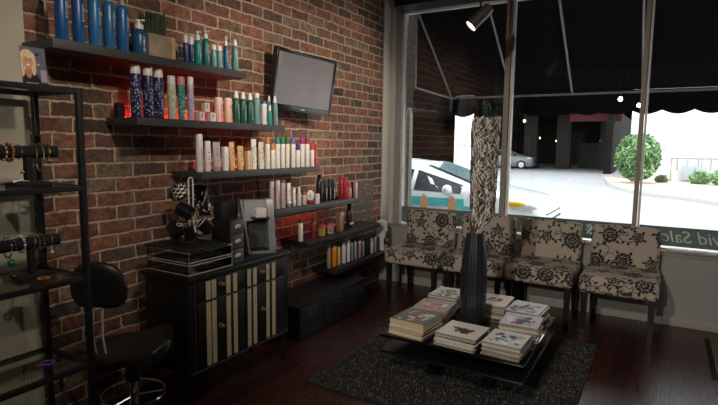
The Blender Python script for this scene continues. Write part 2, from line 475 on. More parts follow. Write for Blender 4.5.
def film_text(body, cx, cz, size, mirror=True):
    M4 = Matrix.Translation((cx, -.006, cz)) @ Matrix(((-1, 0, 0, 0), (0, 0, -1, 0), (0, 1, 0, 0), (0, 0, 0, 1)))
    o = text_obj('lettering', body, size, M4, M['whiteletter'], win, shear=.25); o['kind'] = 'structure'; return o
M['whiteletter'] = mat('pale_window_lettering', rgb(214, 224, 216), .6)
# read from inside: mirrored
film_text('vid Salon', .185, .725, .148)
film_text('&', -.575, .728, .14)
film_text('s', -1.15, .728, .12)
film_text('D', -1.74, .735, .12)

# doormat by the right edge of the photograph
M['coir'] = mat('tan_coir', rgb(112, 92, 62), .95, var=.3, scale=180, bump=.4)
t = thing('doormat', 'tan doormat with black border lying by the window wall', 'doormat', (.80, 4.42, 0))
MB().box((-.45, -.42, 0), (.45, .42, .008), bev=.003).build('border', M['rubber'], t)
MB().box((-.42, -.39, .008), (.42, .39, .015), bev=.003).build('pile', M['coir'], t)

# ================================================================== OUTSIDE
G = -.17
M['asphalt'] = mat('pale_concrete_road', rgb(168, 168, 172), .9, var=.06, scale=1.5)
M['pave'] = mat('pinkish_brick_paving', rgb(212, 192, 180), .9, var=.1, scale=3)
M['kerb'] = mat('pale_concrete_kerb', rgb(190, 186, 180), .9)
M['stucco'] = mat('white_stucco', rgb(240, 240, 238), .9, var=.03, scale=3)
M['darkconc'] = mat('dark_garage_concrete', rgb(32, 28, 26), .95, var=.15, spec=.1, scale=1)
M['fabric_awn'] = mat('black_awning_canvas', rgb(22, 19, 20), .95, var=.1, spec=.1)
M['galv'] = mat('galvanised_tube', rgb(150, 145, 142), .45, .6)
struct('ground_exterior', MB().box((-90, YW + .35, G - .2), (60, 110, G)), M['asphalt'])
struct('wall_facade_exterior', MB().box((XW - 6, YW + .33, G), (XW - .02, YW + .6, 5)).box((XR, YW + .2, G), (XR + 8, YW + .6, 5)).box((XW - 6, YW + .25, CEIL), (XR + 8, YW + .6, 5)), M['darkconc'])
pts = [on_z(*p, G) for p in ((604.5, 178.5), (605.5, 182), (611, 187), (622, 191), (641, 195.5), (680, 200), (720, 206))]
pin = [Vector((pts[-1].x + 16, pts[-1].y - 2, G)), Vector((16, 29.5, G)), Vector((-2.4, 29.5, G))]
struct('kerb', MB().prism([p + Vector((0, 0, 0)) for p in pts] + pin, (0, 0, .12)), M['kerb'])
cen = Vector((3, 27, 0))
inn = []
for p in pts + pin:
    d = (cen - p); d.z = 0; inn.append(p + d.normalized() * .28 + Vector((0, 0, .115)))
struct('sidewalk_paving', MB().prism(inn, (0, 0, .02)), M['pave'])

# white building across the road
FX0 = on_y(629, 160, 28.6).x
white = thing('white_building', 'white stucco building across the road behind the round bush', 'building', ((FX0 + 14) / 2, 33, G))
bx = (14 - FX0) / 2
MB().box((-bx, -4.4, 0), (bx, 4.4, 9)).build('wall', M['stucco'], white)
pA, pB = on_y(652, 135, 28.55), on_y(665.5, 150, 28.55)
ob = MB()
ob.box((pA.x - white.location.x, -4.47, pB.z - G), (pB.x - white.location.x, -4.4, pA.z - G), bev=.02).build('vent_panel', mat('pale_grey_vent', rgb(196, 200, 200), .8), white)

# meters and pipes on its wall
M['pipe'] = mat('grey_painted_pipe', rgb(168, 172, 174), .6)
a0 = on_y(672, 158, 28.35); z0 = on_y(672, 181, 28.35).z
a1 = on_y(722, 155, 28.35)
pz = a0.z
t = thing('gas_meter_manifold', 'grey gas pipes with meter boxes on the white building wall', 'gas meters', (a0.x, 28.3, G + .135))
dz = pz - t.location.z; L = a1.x - a0.x
MB().tube([(0, 0, 0), (0, 0, dz), (L, 0, dz)], .045).build('pipe', M['pipe'], t)
for f in (.12, .55, .8):
    MB().tube([(L * f, 0, dz), (L * f, 0, dz - .55)], .035).build('pipe', M['pipe'], t)
for f in (.33, .62):
    MB().box((L * f - .22, -.15, dz - 1.0), (L * f + .22, .15, dz - .35), bev=.05).tube([(L * f, 0, dz - .35), (L * f, 0, dz)], .03).build('meter', mat('pale_blue_grey_meter', rgb(176, 188, 194), .6), t)
MB().cyl((L * .62, 0, 0), (L * .62, 0, dz - .95), .03).build('pipe', M['pipe'], t)

def leafy(name, r, n, sc, colors, parent, c, leaf=.12):
    b = MB(); rnd = random.Random(n)
    for i in range(n):
        z = rnd.uniform(-1, 1); a = rnd.uniform(0, 2 * PI); q = math.sqrt(1 - z * z); k = r * rnd.uniform(.72, 1.03)
        p = Vector((c[0] + k * q * math.cos(a) * sc[0], c[1] + k * q * math.sin(a) * sc[1], c[2] + k * z * sc[2]))
        u = Vector((rnd.uniform(-1, 1), rnd.uniform(-1, 1), rnd.uniform(-1, 1))).normalized(); v = u.orthogonal().normalized()
        l = leaf * rnd.uniform(.6, 1.3)
        b.poly([p - u * l, p + v * l * .45, p + u * l, p - v * l * .45], mi=rnd.randrange(len(colors)))
    b.ball(c, r * .8, mi=0, sc=sc)
    return b.build(name, colors, parent)
M['leafA'] = mat('mid_green_leaf', rgb(112, 146, 96), .7); M['leafB'] = mat('light_green_leaf', rgb(152, 184, 130), .7); M['leafC'] = mat('deep_green_leaf', rgb(78, 112, 70), .7)
M['bark'] = mat('grey_brown_bark', rgb(120, 105, 90), .9)
bb = on_z(636, 183, G + .135); rr = bb.y * .0355
bp = on_z(636, 157, bb.z) if False else on_y(636, 157, bb.y)
t = thing('round_bush', 'round clipped green bush on short trunk before the white building', 'bush', (bb.x, bb.y, G + .135))
hc = bp.z - t.location.z; hr = on_y(636, 134, bb.y).z - bp.z
leafy('foliage', hr, 3600, (.86, .86, 1.0), [M['leafA'], M['leafB'], M['leafC']], t, (0, 0, hc), .13)
MB().cyl((0, 0, 0), (0, 0, hc), .09, .07).build('trunk', M['bark'], t)
for (px, py, h, lab) in ((700, 181, .5, 'low green shrub below the gas meters'), (661, 183.5, .28, 'small dry plant between round bush and gas pipes'), (726, 178, .7, 'taller green shrub at right end of gas pipes')):
    q = on_z(px, py, G + .135); q.y = 26.9 if px < 720 else 26.4
    q = on_y(px, py, q.y)
    t = thing('shrub', lab, 'shrub', (q.x, q.y, G + .135))
    leafy('foliage', h * .6, 500, (1.3, .8, .9), [M['leafA'], M['leafB']] if h > .3 else [M['bark'], M['leafA']], t, (0, 0, h * .5), .11)
    MB().cyl((0, 0, 0), (0, 0, h * .5), .03).build('stem', M['bark'], t)

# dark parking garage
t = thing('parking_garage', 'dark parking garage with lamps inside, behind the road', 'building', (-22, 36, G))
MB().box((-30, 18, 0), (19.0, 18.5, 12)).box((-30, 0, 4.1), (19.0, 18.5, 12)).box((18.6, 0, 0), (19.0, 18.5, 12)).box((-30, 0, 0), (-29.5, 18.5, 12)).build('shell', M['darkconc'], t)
for px in (475, 530, 563, 607):
    q = on_y(px, 150, 42.0)
    MB().box((q.x + 22 - .5, 6.0, 0), (q.x + 22 + .5, 6.8, 4.1)).build('pillar', mat('garage_pillar', rgb(50, 44, 40), .9), t)
q = on_y(590, 150, 38); MB().box((q.x + 22 - 1.6, 9, 0), (q.x + 22 + .3, 9.4, 2.0)).build('partition', M['blackmatt'], t)
qa, qb = on_y(570, 121.5, 37), on_y(628, 113, 37)
MB().box((qa.x + 22, 1.0, qa.z - G), (qb.x + 22 - .3, 1.3, min(qb.z - G, 4.09))).build('maroon_beam', mat('dull_maroon_paint', rgb(78, 24, 28), .9), t)
M['garlamp'] = mat('lit_garage_lamp', rgb(255, 220, 160), .5, emit=(1, .82, .5, 1), estr=5.)
k = 0
for (px, py, y, lab) in ((524.5, 121, 38, 'warm ceiling lamp at left of garage'), (539.5, 138, 48, 'small lamp deep in garage between the two left pillars'), (556.5, 141, 50, 'faint small lamp on the garage back wall, third from left'), (599, 117.5, 38, 'brightest warm ceiling lamp of the garage near its right end'), (601, 141, 50, 'tiny lamp at garage rear below the brightest lamp')):
    q = on_y(px, py, y); r = .10 if y < 40 else .09
    o = thing('garage_lamp', lab, 'lamp', tuple(q), 0, 'lamps in the parking garage')
    MB().ball((0, 0, 0), r).build('bulb', M['garlamp'], o)
    MB().cyl((0, 0, r * .9), (0, 0, max(r * 1.2, min(1.2, 4.09 + G - q.z))), .03).build('stem', M['blackmatt'], o)

# white pillar sign with round emblem
q = on_z(463.5, 180, G); q = on_y(462.5, 178, 21.0)
t = thing('white_sign_pillar', 'tall white pillar sign with round emblem beyond the white car', 'sign', (q.x, 21, G))
wd = 21 * 7.2 / 522 * 1.1
MB().box((-wd, -.25, 0), (wd, .25, 5.5), bev=.02).build('post', M['stucco'], t)
e = on_y(462, 131, 20.74)
MB().cyl((e.x - q.x - .02, -.27, e.z - G), (e.x - q.x - .02, -.25, e.z - G), .13).build('emblem', mat('pale_grey_emblem', rgb(196, 196, 200), .7), t)
for dx in (-.13, .0, .13):
    MB().box((e.x - q.x + dx - .03, -.27, e.z - G - .62), (e.x - q.x + dx + .02, -.25, e.z - G - .57)).build('lettering', mat('red_mark', rgb(190, 60, 60), .7), t)

# pale grey trunk-like post outside left of the glass
q = on_y(408.5, 160, 6.9); zt = on_y(408.5, 108, 6.9).z
t = thing('stone_post', 'pale grey rough post outside the left edge of the window', 'post', (q.x, 6.9, G))
b = MB(); h = zt - G
b.lathe([(.055, 0), (.05, h * .5), (.048, h - .12), (.03, h - .02), (.004, h)], n=12, rib=.12, nrib=5)
b.build('shaft', mat('pale_rough_stone', rgb(140, 132, 122), .95, var=.3, scale=40, bump=.5), t)

# ---- cars
def car(name, label, loc, rz, paint, group=None, taxi=False, kind='car'):
    t = thing(name, label, 'car', loc, rz, group)
    S = [(0.0, .34, .66, .74, .60, .42), (.06, .22, .76, .83, .74, .60), (.22, .17, .84, .90, .82, .66), (.55, .15, .89, .96, .87, .70), (1.0, .15, .92, 1.03, .88, .72),
         (1.5, .15, .92, 1.20, .885, .62), (2.0, .15, .92, 1.37, .885, .57), (2.5, .15, .92, 1.42, .885, .56), (3.1, .15, .92, 1.40, .885, .55), (3.7, .16, .93, 1.28, .88, .54),
         (4.15, .18, .95, 1.10, .86, .58), (4.4, .26, .93, .99, .80, .62), (4.47, .36, .82, .86, .70, .55)]
    rings = []
    for d, zl, zs, zt, hw, ht in S:
        x = -d
        half = [(hw * .88, zl), (hw, zl + .12), (hw * 1.005, (zl + zs) * .55), (hw * .975, zs), (ht + (hw - ht) * .12, zt - (zt - zs) * .12 if zt - zs > .1 else zs + (zt - zs) * .5), (ht * .8, zt), (ht * .35, zt + .015)]
        rings.append([(x, -y, z) for y, z in half] + [(x, y, z) for y, z in half[::-1]])
    MB().loft(rings).build('body', paint, t, angle=60)
    gl = M['carglass']
    def side_pt(d, f, sgn):
        for i in range(len(S) - 1):
            if S[i][0] <= d <= S[i + 1][0]:
                u = (d - S[i][0]) / (S[i + 1][0] - S[i][0]); a = [S[i][j] * (1 - u) + S[i + 1][j] * u for j in range(6)]
        _, zl, zs, zt, hw, ht = a
        p0 = (hw * .975, zs); p1 = (ht + (hw - ht) * .12, zt - (zt - zs) * .12)
        return Vector((-d, sgn * (p0[0] + (p1[0] - p0[0]) * f + .004), p0[1] + (p1[1] - p0[1]) * f))
    for sgn in (-1, 1):
        for (d0, d1) in ((1.22, 2.00), (2.08, 2.95), (3.03, 3.60)):
            ds = [d0 + (d1 - d0) * i / 6 for i in range(7)]
            lo = [side_pt(d, .10, sgn) for d in ds]; hi = [side_pt(d, .88, sgn) for d in ds][::-1]
            gb_ = MB(); hi = hi[::-1]
            for q0 in range(6): gb_.prism([lo[q0], lo[q0 + 1], hi[q0 + 1], hi[q0]], (0, sgn * .008, 0))
            gb_.build('side_window', gl, t)
        mz = side_pt(1.35, .12, sgn)
        MB().ball((mz.x - .05, mz.y + sgn * .10, mz.z + .05), .105, sc=(.7, 1.0, .75)).tube([(mz.x - .02, mz.y - sgn * .03, mz.z), (mz.x - .03, mz.y + sgn * .07, mz.z + .02)], .025).build('wing_mirror', paint, t)
        MB().ball((-.30, sgn * .74, .80), .15, sc=(1.4, .7, .45)).build('headlight', M['headlamp'], t)
        MB().ball((-.40, sgn * .825, .83), .09, sc=(1.7, .4, .5)).build('indicator', M['amber'], t)
    # windscreen lies on the raked part of the body
    ws = []
    for d in (1.08, 1.3, 1.5, 1.75, 1.94):
        for i in range(len(S) - 1):
            if S[i][0] <= d <= S[i + 1][0]:
                u = (d - S[i][0]) / (S[i + 1][0] - S[i][0]); zt = S[i][3] * (1 - u) + S[i + 1][3] * u; ht = S[i][5] * (1 - u) + S[i + 1][5] * u
        ws.append((-d, ht * .84, zt + .03))
    MB().prism([(x, -y, z) for x, y, z in ws] + [(x, y, z) for x, y, z in ws[::-1]], (.004, 0, .006)).build('windscreen', M['screenglass'], t)
    for k in range(3):
        MB().box((-.10 - .05 * (k == 2), -.56, .46 + .10 * k), (.012 - .012 * (k == 2), .56, .49 + .10 * k), bev=.005).build('grille_slat', M['blackmatt'], t)
    for d in (.82, 3.55):
        for sgn in (-1, 1):
            wh = MB().cyl((-d, sgn * .70, .315), (-d, sgn * .90, .315), .315, n=24).build('wheel', M['rubber'], t)
            MB().cyl((-d, sgn * .885, .315), (-d, sgn * .905, .315), .2, n=18).build('hubcap', M['silver'], wh)
    if taxi:
        MB().box((-4.2, -.893, .73), (-1.15, -.872, .865), bev=.004).build('teal_stripe', M['teal'], t)
        MB().box((-1.35, -.899, .70), (-.95, -.868, .76), bev=.004).build('teal_stripe', M['teal'], t)
        for d in (-1.46 - on_y(452, 198, 7.56).x, -1.46 - on_y(424, 198, 7.56).x):
            MB().ball((-d, -.895, .86), .045, sc=(1, .15, 1)).box((-d - .06, -.90, .64), (-d + .06, -.885, .82), bev=.02).build('orange_emblem', M['emblem'], t)
    return t
M['carwhite'] = mat('white_car_paint', rgb(238, 242, 244), .25, var=.01, coat=.6)
M['carred'] = mat('dark_red_car_paint', rgb(120, 24, 28), .3, var=.02, coat=.6)
M['carglass'] = mat('dark_car_glass', rgb(44, 54, 56), .25, var=.3, scale=3, spec=.25)
M['screenglass'] = mat('pale_windscreen_glass', rgb(140, 170, 178), .08, var=.05, coat=1.)
M['headlamp'] = mat('clear_headlamp', rgb(225, 230, 232), .15)
M['amber'] = mat('amber_lens', rgb(245, 190, 40), .3)
M['teal'] = mat('teal_car_stripe', rgb(98, 205, 205), .35)
M['emblem'] = mat('orange_peach_decal', rgb(235, 165, 120), .5)
car('white_taxi', 'white taxi with teal stripe and orange emblems parked outside window', (-1.46, 8.45, G), 0, M['carwhite'], taxi=True)
q = on_z(452, 158, G)
car('red_car', 'distant dark red car beyond the roof of the white taxi', (q.x, q.y, G), 0, M['carred'])
q = on_z(516, 166, G)
car('grey_car', 'dim grey car parked inside the dark garage', (on_y(536, 150, 40).x, 40, G), 0, mat('grey_car_paint', rgb(120, 122, 126), .3, coat=.5))

# ---- awning over the window
AX0, AX1, AY0, AY1, AZ0, AZ1 = -2.47, 2.6, YW + .36, 6.56, 2.95, 2.105
t = thing('awning', 'black canvas awning on grey tubes over the shop window outside', 'awning', ((AX0 + AX1) / 2, AY0, AZ1)); T = t.location.copy()
def P(x, y, z): return Vector((x, y, z)) - T
b = MB()
b.prism([P(AX0, AY0, AZ0 + .02), P(AX1, AY0, AZ0 + .02), P(AX1, AY1 + .02, AZ1 + .03), P(AX0, AY1 + .02, AZ1 + .03)], (0, 0, .006))
b.prism([P(AX0 - .012, AY0, AZ0 + .02), P(AX0 - .012, AY1, AZ1 + .03), P(AX0 - .012, AY1, AZ1 - .0), P(AX0 - .012, AY0, AZ1 - .0)], (.006, 0, 0))
b.build('canvas', M['fabric_awn'], t)
def scallop(p0, p1, drop, n, depth=.05):
    p0 = Vector(p0); p1 = Vector(p1); pts = [p0, p1]
    N = n * 8
    for i in range(N, -1, -1):
        f = i / N; c = abs(math.sin(PI * n * f)) * depth
        pts.append(p0 + (p1 - p0) * f + Vector((0, 0, -drop + depth - c)))
    return pts
MB().prism(scallop(P(AX0, AY1 + .03, AZ1 + .03), P(AX1, AY1 + .03, AZ1 + .03), .27, 17, .045), (0, .006, 0)).build('valance', M['fabric_awn'], t)
MB().prism(scallop(P(AX0 - .03, AY0, AZ1 - .0), P(AX0 - .03, AY1, AZ1 - .0), .20, 4, .03), (.006, 0, 0)).build('valance', M['fabric_awn'], t)
MB().tube([P(AX0, AY1, AZ1), P(AX1, AY1, AZ1)], .012).build('front_bar', M['galv'], t)
MB().tube([P(AX0, AY0, AZ1 + .03), P(AX0, AY1, AZ1)], .012).build('side_arm', M['galv'], t)
MB().tube([P(AX0, AY0 - .01, AZ1 + .03), P(AX0, AY0 - .01, AZ0)], .010).build('side_arm', M['galv'], t)
for x in (AX0, -1.69, -1.0, -.28, .45, 1.15, 1.9):
    MB().tube([P(x, AY0, AZ0), P(x, AY1, AZ1)], .014).build('rafter', M['galv'], t)

# ================================================================== WALL SHELVES
SX = -2.43                                        # front edge of every shelf
SH = [(1.385, 2.652, 1.962, 'top'), (1.811, 3.052, 1.629, 'second'), (2.25, 3.504, 1.3165, 'third'), (2.932, 4.131, 1.010, 'fourth'), (3.326, 4.576, .7205, 'fifth'), (3.764, 4.80, .400, 'lowest')]
SLAB = ['charcoal floating shelf under the tall blue cans, highest of six', 'charcoal floating shelf under the navy floral cans, second from top',
        'charcoal floating shelf under gold tubes and white bottles, third from top', 'charcoal floating shelf carrying black and red bottles, right of the coffee machine',
        'black floating shelf with jars and few dark bottles, second from bottom', 'black floating shelf just above the low bench, lowest of six']
for i, (y0, y1, z, nm) in enumerate(SH):
    t = thing('wall_shelf', SLAB[i], 'shelf', (XW, (y0 + y1) / 2, z - .043), 0, 'floating shelves on the brick wall')
    h = (y1 - y0) / 2
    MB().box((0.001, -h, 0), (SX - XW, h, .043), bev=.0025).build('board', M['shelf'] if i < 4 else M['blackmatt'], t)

PAL = {}
def pal(c, rough=.32, metal=0.):
    k = (c, rough, metal)
    if k not in PAL: PAL[k] = mat('packaging_%02x%02x%02x' % c, rgb(*c), rough, metal, var=.05, scale=30)
    return PAL[k]

def shelf_y(px, zs, xs):
    v = 200.
    for _ in range(6):
        p = on_x(px, v, xs); pr = proj((xs, p.y, zs)); v = pr[1]
    return on_x(px, v, xs).y

def prod(si, kind, px, wpx, ytop, c, cap, label, cat, ycap=None, xs=-2.50, marks=None, name=None, mark_c=None):
    z = SH[si][2]; y = shelf_y(px, z, xs)
    _, _, dep = proj((xs, y, z)); r = wpx / 2 * dep / FPX * .965
    y = min(y, SH[si][1] - r - .002)
    H = on_x(px, ytop, xs).z - z
    hc = (on_x(px, ytop, xs).z - on_x(px, ycap, xs).z) if ycap else H * .15
    grp = 'products on the %s wall shelf' % SH[si][3]
    t = thing(name or {'can': 'spray_can', 'dome': 'spray_can', 'spray': 'spray_bottle', 'pump': 'pump_bottle', 'tube': 'tube', 'box': 'carton', 'jar': 'jar', 'bottle': 'bottle', 'tub': 'tub'}[kind], label, cat, (xs, y, z), 0, grp)
    cm = pal(c); km = pal(cap)
    global LAST_H
    LAST_H = H
    hb = H - hc
    face = 0.0                                     # lettering faces the room (+x)
    if kind == 'can':
        MB().lathe([(r * .9, 0), (r, .004), (r, hb - r * .25), (r * .93, hb)], n=22).build('body', cm, t)
        MB().lathe([(r * .95, hb), (r * .95, H - .006), (r * .8, H)], n=22).build('cap', km, t)
    elif kind == 'dome':
        pr = [(r * .92, 0), (r, .005), (r, hb - r * .9)] + [(r * math.cos(a), hb - r * .9 + r * .9 * math.sin(a)) for a in (.35, .7, 1.05, 1.25)]
        MB().lathe(pr, n=24).build('body', cm, t)
        MB().lathe([(r * .42, hb - r * .14), (r * .42, H - .006), (r * .34, H)], n=16).build('cap', km, t)
    elif kind in ('spray', 'pump', 'bottle'):
        n0 = r * (.62 if kind == 'spray' else .60); sh = hb - r * .55
        MB().lathe([(r * .93, 0), (r, .005), (r, sh - r * .3), (r * .9, sh), (n0 * 1.15, hb - r * .1), (n0, hb)], n=22).build('body', cm, t)
        if kind == 'spray':
            MB().lathe([(n0 * 1.1, hb), (n0 * 1.1, hb + hc * .35), (n0 * .85, hb + hc * .6), (n0 * .6, H - .003), (n0 * .45, H)], n=14).build('nozzle', km, t)
        elif kind == 'pump':
            MB().lathe([(n0, hb), (n0, hb + hc * .5), (n0 * .6, hb + hc * .6), (n0 * .6, H - hc * .25), (n0 * .9, H - hc * .2), (n0 * .9, H)], n=14).box((0, -n0 * .35, H - hc * .2), (r * 1.05, n0 * .35, H - hc * .02), bev=.001).build('pump', km, t)
        else:
            MB().lathe([(n0 * 1.1, hb), (n0 * 1.1, H - .003), (n0 * .95, H)], n=16).build('cap', km, t)
    elif kind == 'tube':
        ch = hc; rings = []
        for k in range(7):
            f = k / 6; rx = r * (1 - f) * .8 + .0022; ry = r * (.86 + .16 * f)
            rings.append([(rx * math.cos(2 * PI * i / 20), ry * math.sin(2 * PI * i / 20), ch + (H - ch) * f) for i in range(20)])
        MB().loft(rings).build('body', cm, t)
        MB().lathe([(r * .74, 0), (r * .78, ch)], n=20).build('cap', km, t)
    elif kind == 'box':
        MB().box((-r * .9, -r, 0), (r * .9, r, H), bev=.001).build('body', cm, t)
        MB().box((-r * .9 + .001, -r + .001, H), (r * .9 - .001, r - .001, H + .002)).build('lid', km, t)
    elif kind == 'jar':
        MB().lathe([(r * .9, 0), (r, .004), (r, hb)], n=22).build('body', cm, t)
        MB().lathe([(r * 1.03, hb), (r * 1.03, H - .003), (r * .97, H)], n=22).build('lid', km, t)
    elif kind == 'tub':
        MB().lathe([(r * .8, 0), (r * .98, hb)], n=22).build('body', cm, t)
        MB().lathe([(r * 1.04, hb), (r * 1.04, H - .01), (r * .9, H)], n=22).build('lid', km, t)
    if marks:
        rnd = random.Random(int(px * 10)); mm = MB(); mk = pal(mark_c) if mark_c else M['ink']
        def patch(a0, a1, z0, z1, off=.0006):
            if kind in ('box',):
                mm.box((r * .9 + .0001, a0 * r, z0), (r * .9 + .0006, a1 * r, z1)); return
            if kind == 'tube':
                f = ((z0 + z1) / 2 - hc) / (H - hc); rx = r * (1 - f) * .8 + .0022; ry = r * (.86 + .16 * f)
                q = [Vector((rx * math.cos(a) + off * 2, ry * math.sin(a), zz)) for zz in (z0, z1) for a in (a0, a1)]
                mm.poly([q[0], q[1], q[3], q[2]]); return
            N = 4; A = [a0 + (a1 - a0) * i / N for i in range(N + 1)]
            lo = [Vector(((r + off) * math.cos(a), (r + off) * math.sin(a), z0)) for a in A]; hi = [Vector(((r + off) * math.cos(a), (r + off) * math.sin(a), z1)) for a in A]
            for i in range(N): mm.poly([lo[i], lo[i + 1], hi[i + 1], hi[i]])
        top = hb - r * .7 if kind in ('spray', 'pump', 'bottle', 'dome') else hb - .01
        if kind in ('box', 'tube', 'can', 'jar', 'tub') and kind != 'can': top = H * .85
        bot = hc + .01 if kind == 'tube' else .012
        if marks == 'v':                           # a column of small characters reading upwards
            zz = bot + (top - bot) * .12
            while zz < bot + (top - bot) * .85:
                patch(-.10 + rnd.uniform(-.05, 0), .16 + rnd.uniform(0, .08), zz, zz + rnd.uniform(.003, .007)); zz += .010
        elif marks == 'V':                         # big upright lettering
            zz = bot + (top - bot) * .08
            while zz < bot + (top - bot) * .8:
                patch(-.42 + rnd.uniform(-.1, .1), .30 + rnd.uniform(-.15, .2), zz, zz + rnd.uniform(.006, .011)); zz += .0165
        elif marks == 'dots':                      # short lines of print
            for f in (.25, .5, .62, .85):
                patch(-.45, .25 + rnd.uniform(-.2, .2), bot + (top - bot) * f, bot + (top - bot) * f + .004)
        elif marks == 'band':
            patch(-.9, .9, bot + (top - bot) * .2, bot + (top - bot) * .8)
        elif marks == 'flora':
            for k in range(70):
                a = rnd.uniform(-1.6, .9); zz = rnd.uniform(bot, top - .012); s = rnd.uniform(.06, .24)
                patch(a, a + s, zz, zz + rnd.uniform(.003, .009))
        mm.build('lettering', mk, t)
    return t

M['caninc'] = mat('pale_blue_can_lettering', rgb(168, 192, 210), .6)
BLU = (28, 92, 160); BLU2 = (24, 72, 136); WHT = (228, 226, 220)
# --- top shelf
for k, (px, wd, yt, yc, c, lab) in enumerate([(62.5, 12.5, -17, -10, BLU2, 'tall blue can with vertical white lettering at the left end of top shelf'),
        (79.3, 11.6, -14, -8, BLU2, 'second tall blue can from the left end of the top shelf'), (95.6, 12.2, -8, -3, (40, 104, 156), 'paler blue can in the middle of the five tall blue cans'),
        (110, 11.6, -3.5, 1.5, (40, 100, 152), 'domed blue can with grey cap, second from the small pump bottle'), (123.4, 11.8, -.5, 5.5, (34, 90, 150), 'shortest domed blue can, right beside the small pump bottle')]):
    t = prod(0, 'dome', px, wd, yt, c, (150, 148, 148), lab, 'can', yc)
    r = wd / 2 * proj(t.location)[2] / FPX
    M4 = Matrix.Translation((0, .15, 0)) @ Matrix(((0, -1, 0, 0), (1, 0, 0, 0), (0, 0, 1, 0), (0, 0, 0, 1)))
    o = text_obj('lettering', 'aquage', .030, M4, M['caninc'], t, bend=(0, 0, r, .30), extrude=.0005)
prod(0, 'pump', 139.8, 14.6, 20.4, (26, 84, 122), WHT, 'small blue pump bottle beside the wooden planter', 'bottle', 29.5, marks='v', mark_c=(220, 225, 225))
z0 = SH[0][2]
yA, yB = shelf_y(149.5, z0, -2.47), shelf_y(175, z0, -2.47)
hP = on_x(162, 35.5, -2.47).z - z0
t = thing('wooden_planter', 'whitewashed wooden planter box on the top shelf', 'planter', (-2.53, (yA + yB) / 2, z0))
L = (yB - yA) / 2
M['whitewash'] = mat('whitewashed_wood', rgb(152, 134, 116), .85, var=.25, scale=14, bump=.3); M['rawwood'] = mat('pale_raw_wood', rgb(196, 160, 118), .8, var=.15)
MB().box((.048, -L, 0), (.06, L, hP)).box((-.06, -L, 0), (-.048, L, hP)).box((-.048, -L, 0), (.048, -L + .012, hP)).box((-.048, L - .012, 0), (.048, L, hP)).box((-.048, -L + .012, 0), (.048, L - .012, .01)).build('box', M['whitewash'], t)
MB().box((.0605, L - .026, 0), (.066, L, hP)).build('corner_post', M['rawwood'], t)
MB().box((-.047, -L + .013, hP - .02), (.047, L - .013, hP - .008)).build('soil', M['blackmatt'], t)
t = thing('potted_plant', 'dark spiky plant with reddish tips growing in the wooden planter', 'plant', (-2.53, (yA + yB) / 2 - .01, z0 + hP - .0065))
M['cactus'] = mat('dark_green_stem', rgb(52, 62, 40), .7, var=.3); M['redtip'] = mat('reddish_tip', rgb(120, 52, 40), .7)
rnd = random.Random(3); b = MB(); c = MB()
hm = on_x(160, 11, -2.5).z - (z0 + hP)
for i in range(110):
    x = rnd.uniform(-.033, .033); y = rnd.uniform(-L + .026, L - .026); h = hm * rnd.uniform(.55, 1.02); lean = Vector((rnd.uniform(-.012, .012), rnd.uniform(-.012, .012), 0))
    b.tube([(x, y, 0), (x + lean.x * .5, y + lean.y * .5, h * .6), (x + lean.x, y + lean.y, h)], [.0075, .007, .003], n=6)
    c.ball((x + lean.x, y + lean.y, h), .0045, u=6, v=4) if i % 3 == 0 else None
b.build('stems', M['cactus'], t); c.build('tips', M['redtip'], t)
NVY = (24, 50, 104); TEA = (24, 128, 118)
for a in [('can', 186, 5.4, 35.6, NVY, WHT, 'slim navy bottle with white cap, left of a pair right of planter', 43), ('can', 191.6, 5.4, 37, NVY, WHT, 'slim navy bottle with white cap touching the large teal bottle', 44.8),
          ('pump', 198.2, 8, 31.5, TEA, WHT, 'large bright teal bottle on the top shelf, left of two', 40.6), ('pump', 206.2, 7.6, 31, (14, 98, 102), WHT, 'large deep teal bottle on the top shelf, right of two', 39),
          ('can', 214, 5.6, 45, (96, 148, 148), WHT, 'short pale teal bottle with white cap, left of a pair', 50), ('can', 219.6, 5.6, 46, (88, 150, 150), WHT, 'short pale teal bottle with white cap next to the blue sprayer', 51),
          ('pump', 226.2, 5.4, 37, (26, 80, 132), WHT, 'slim blue trigger spray bottle near the right end of top shelf', 46), ('spray', 235.2, 6.6, 39.5, (84, 132, 134), WHT, 'grey teal spray bottle at the right end of the top shelf', 46)]:
    prod(0, a[0], a[1], a[2], a[3], a[4], a[5], a[6], 'bottle', a[7], marks='v', mark_c=(190, 215, 215))
# --- second shelf
for px, wd, yt, yc, lab in [(136.6, 10.6, 65.3, 74, 'navy printed spray can with white cap, leftmost on second shelf'), (148.9, 10.2, 67, 76, 'navy printed spray can in the middle of three on second shelf'), (159.4, 9.8, 69, 78, 'navy printed spray can nearest the pale green floral can')]:
    t = prod(1, 'can', px, wd, yt, (34, 36, 86), WHT, lab, 'can', yc, marks='flora', mark_c=(196, 202, 220))
prod(1, 'can', 172.2, 8.4, 76, (206, 210, 186), WHT, 'white spray can with green leaf print on second shelf', 'can', 85, marks='flora', mark_c=(110, 140, 60))
prod(1, 'tub', 181.6, 7.8, 77, (36, 134, 122), (206, 130, 140), 'teal printed bottle with pink lid between two white cans', 'bottle', 85, marks='flora', mark_c=(200, 220, 210))
prod(1, 'can', 191, 6.6, 77, (190, 178, 200), WHT, 'white spray can with purple print right of pink-lidded bottle', 'can', 85, marks='flora', mark_c=(120, 90, 150))
MAG = (120, 44, 84)
prod(1, 'box', 200.5, 6.6, 112.2, (214, 196, 200), MAG, 'small white and magenta carton, lower left of the three cartons', 'carton', 112.8, marks='dots', mark_c=MAG)
o = prod(1, 'box', 211.3, 7.2, 112.8, (220, 204, 204), MAG, 'small white and magenta carton, lower right beside the pink bottle', 'carton', 113.4, marks='dots', mark_c=MAG)
low_h = LAST_H
o = prod(1, 'box', 205.8, 6.2, 112.6, (222, 208, 204), MAG, 'small white carton stacked across the two lower cartons', 'carton', 113, marks='dots', mark_c=MAG)
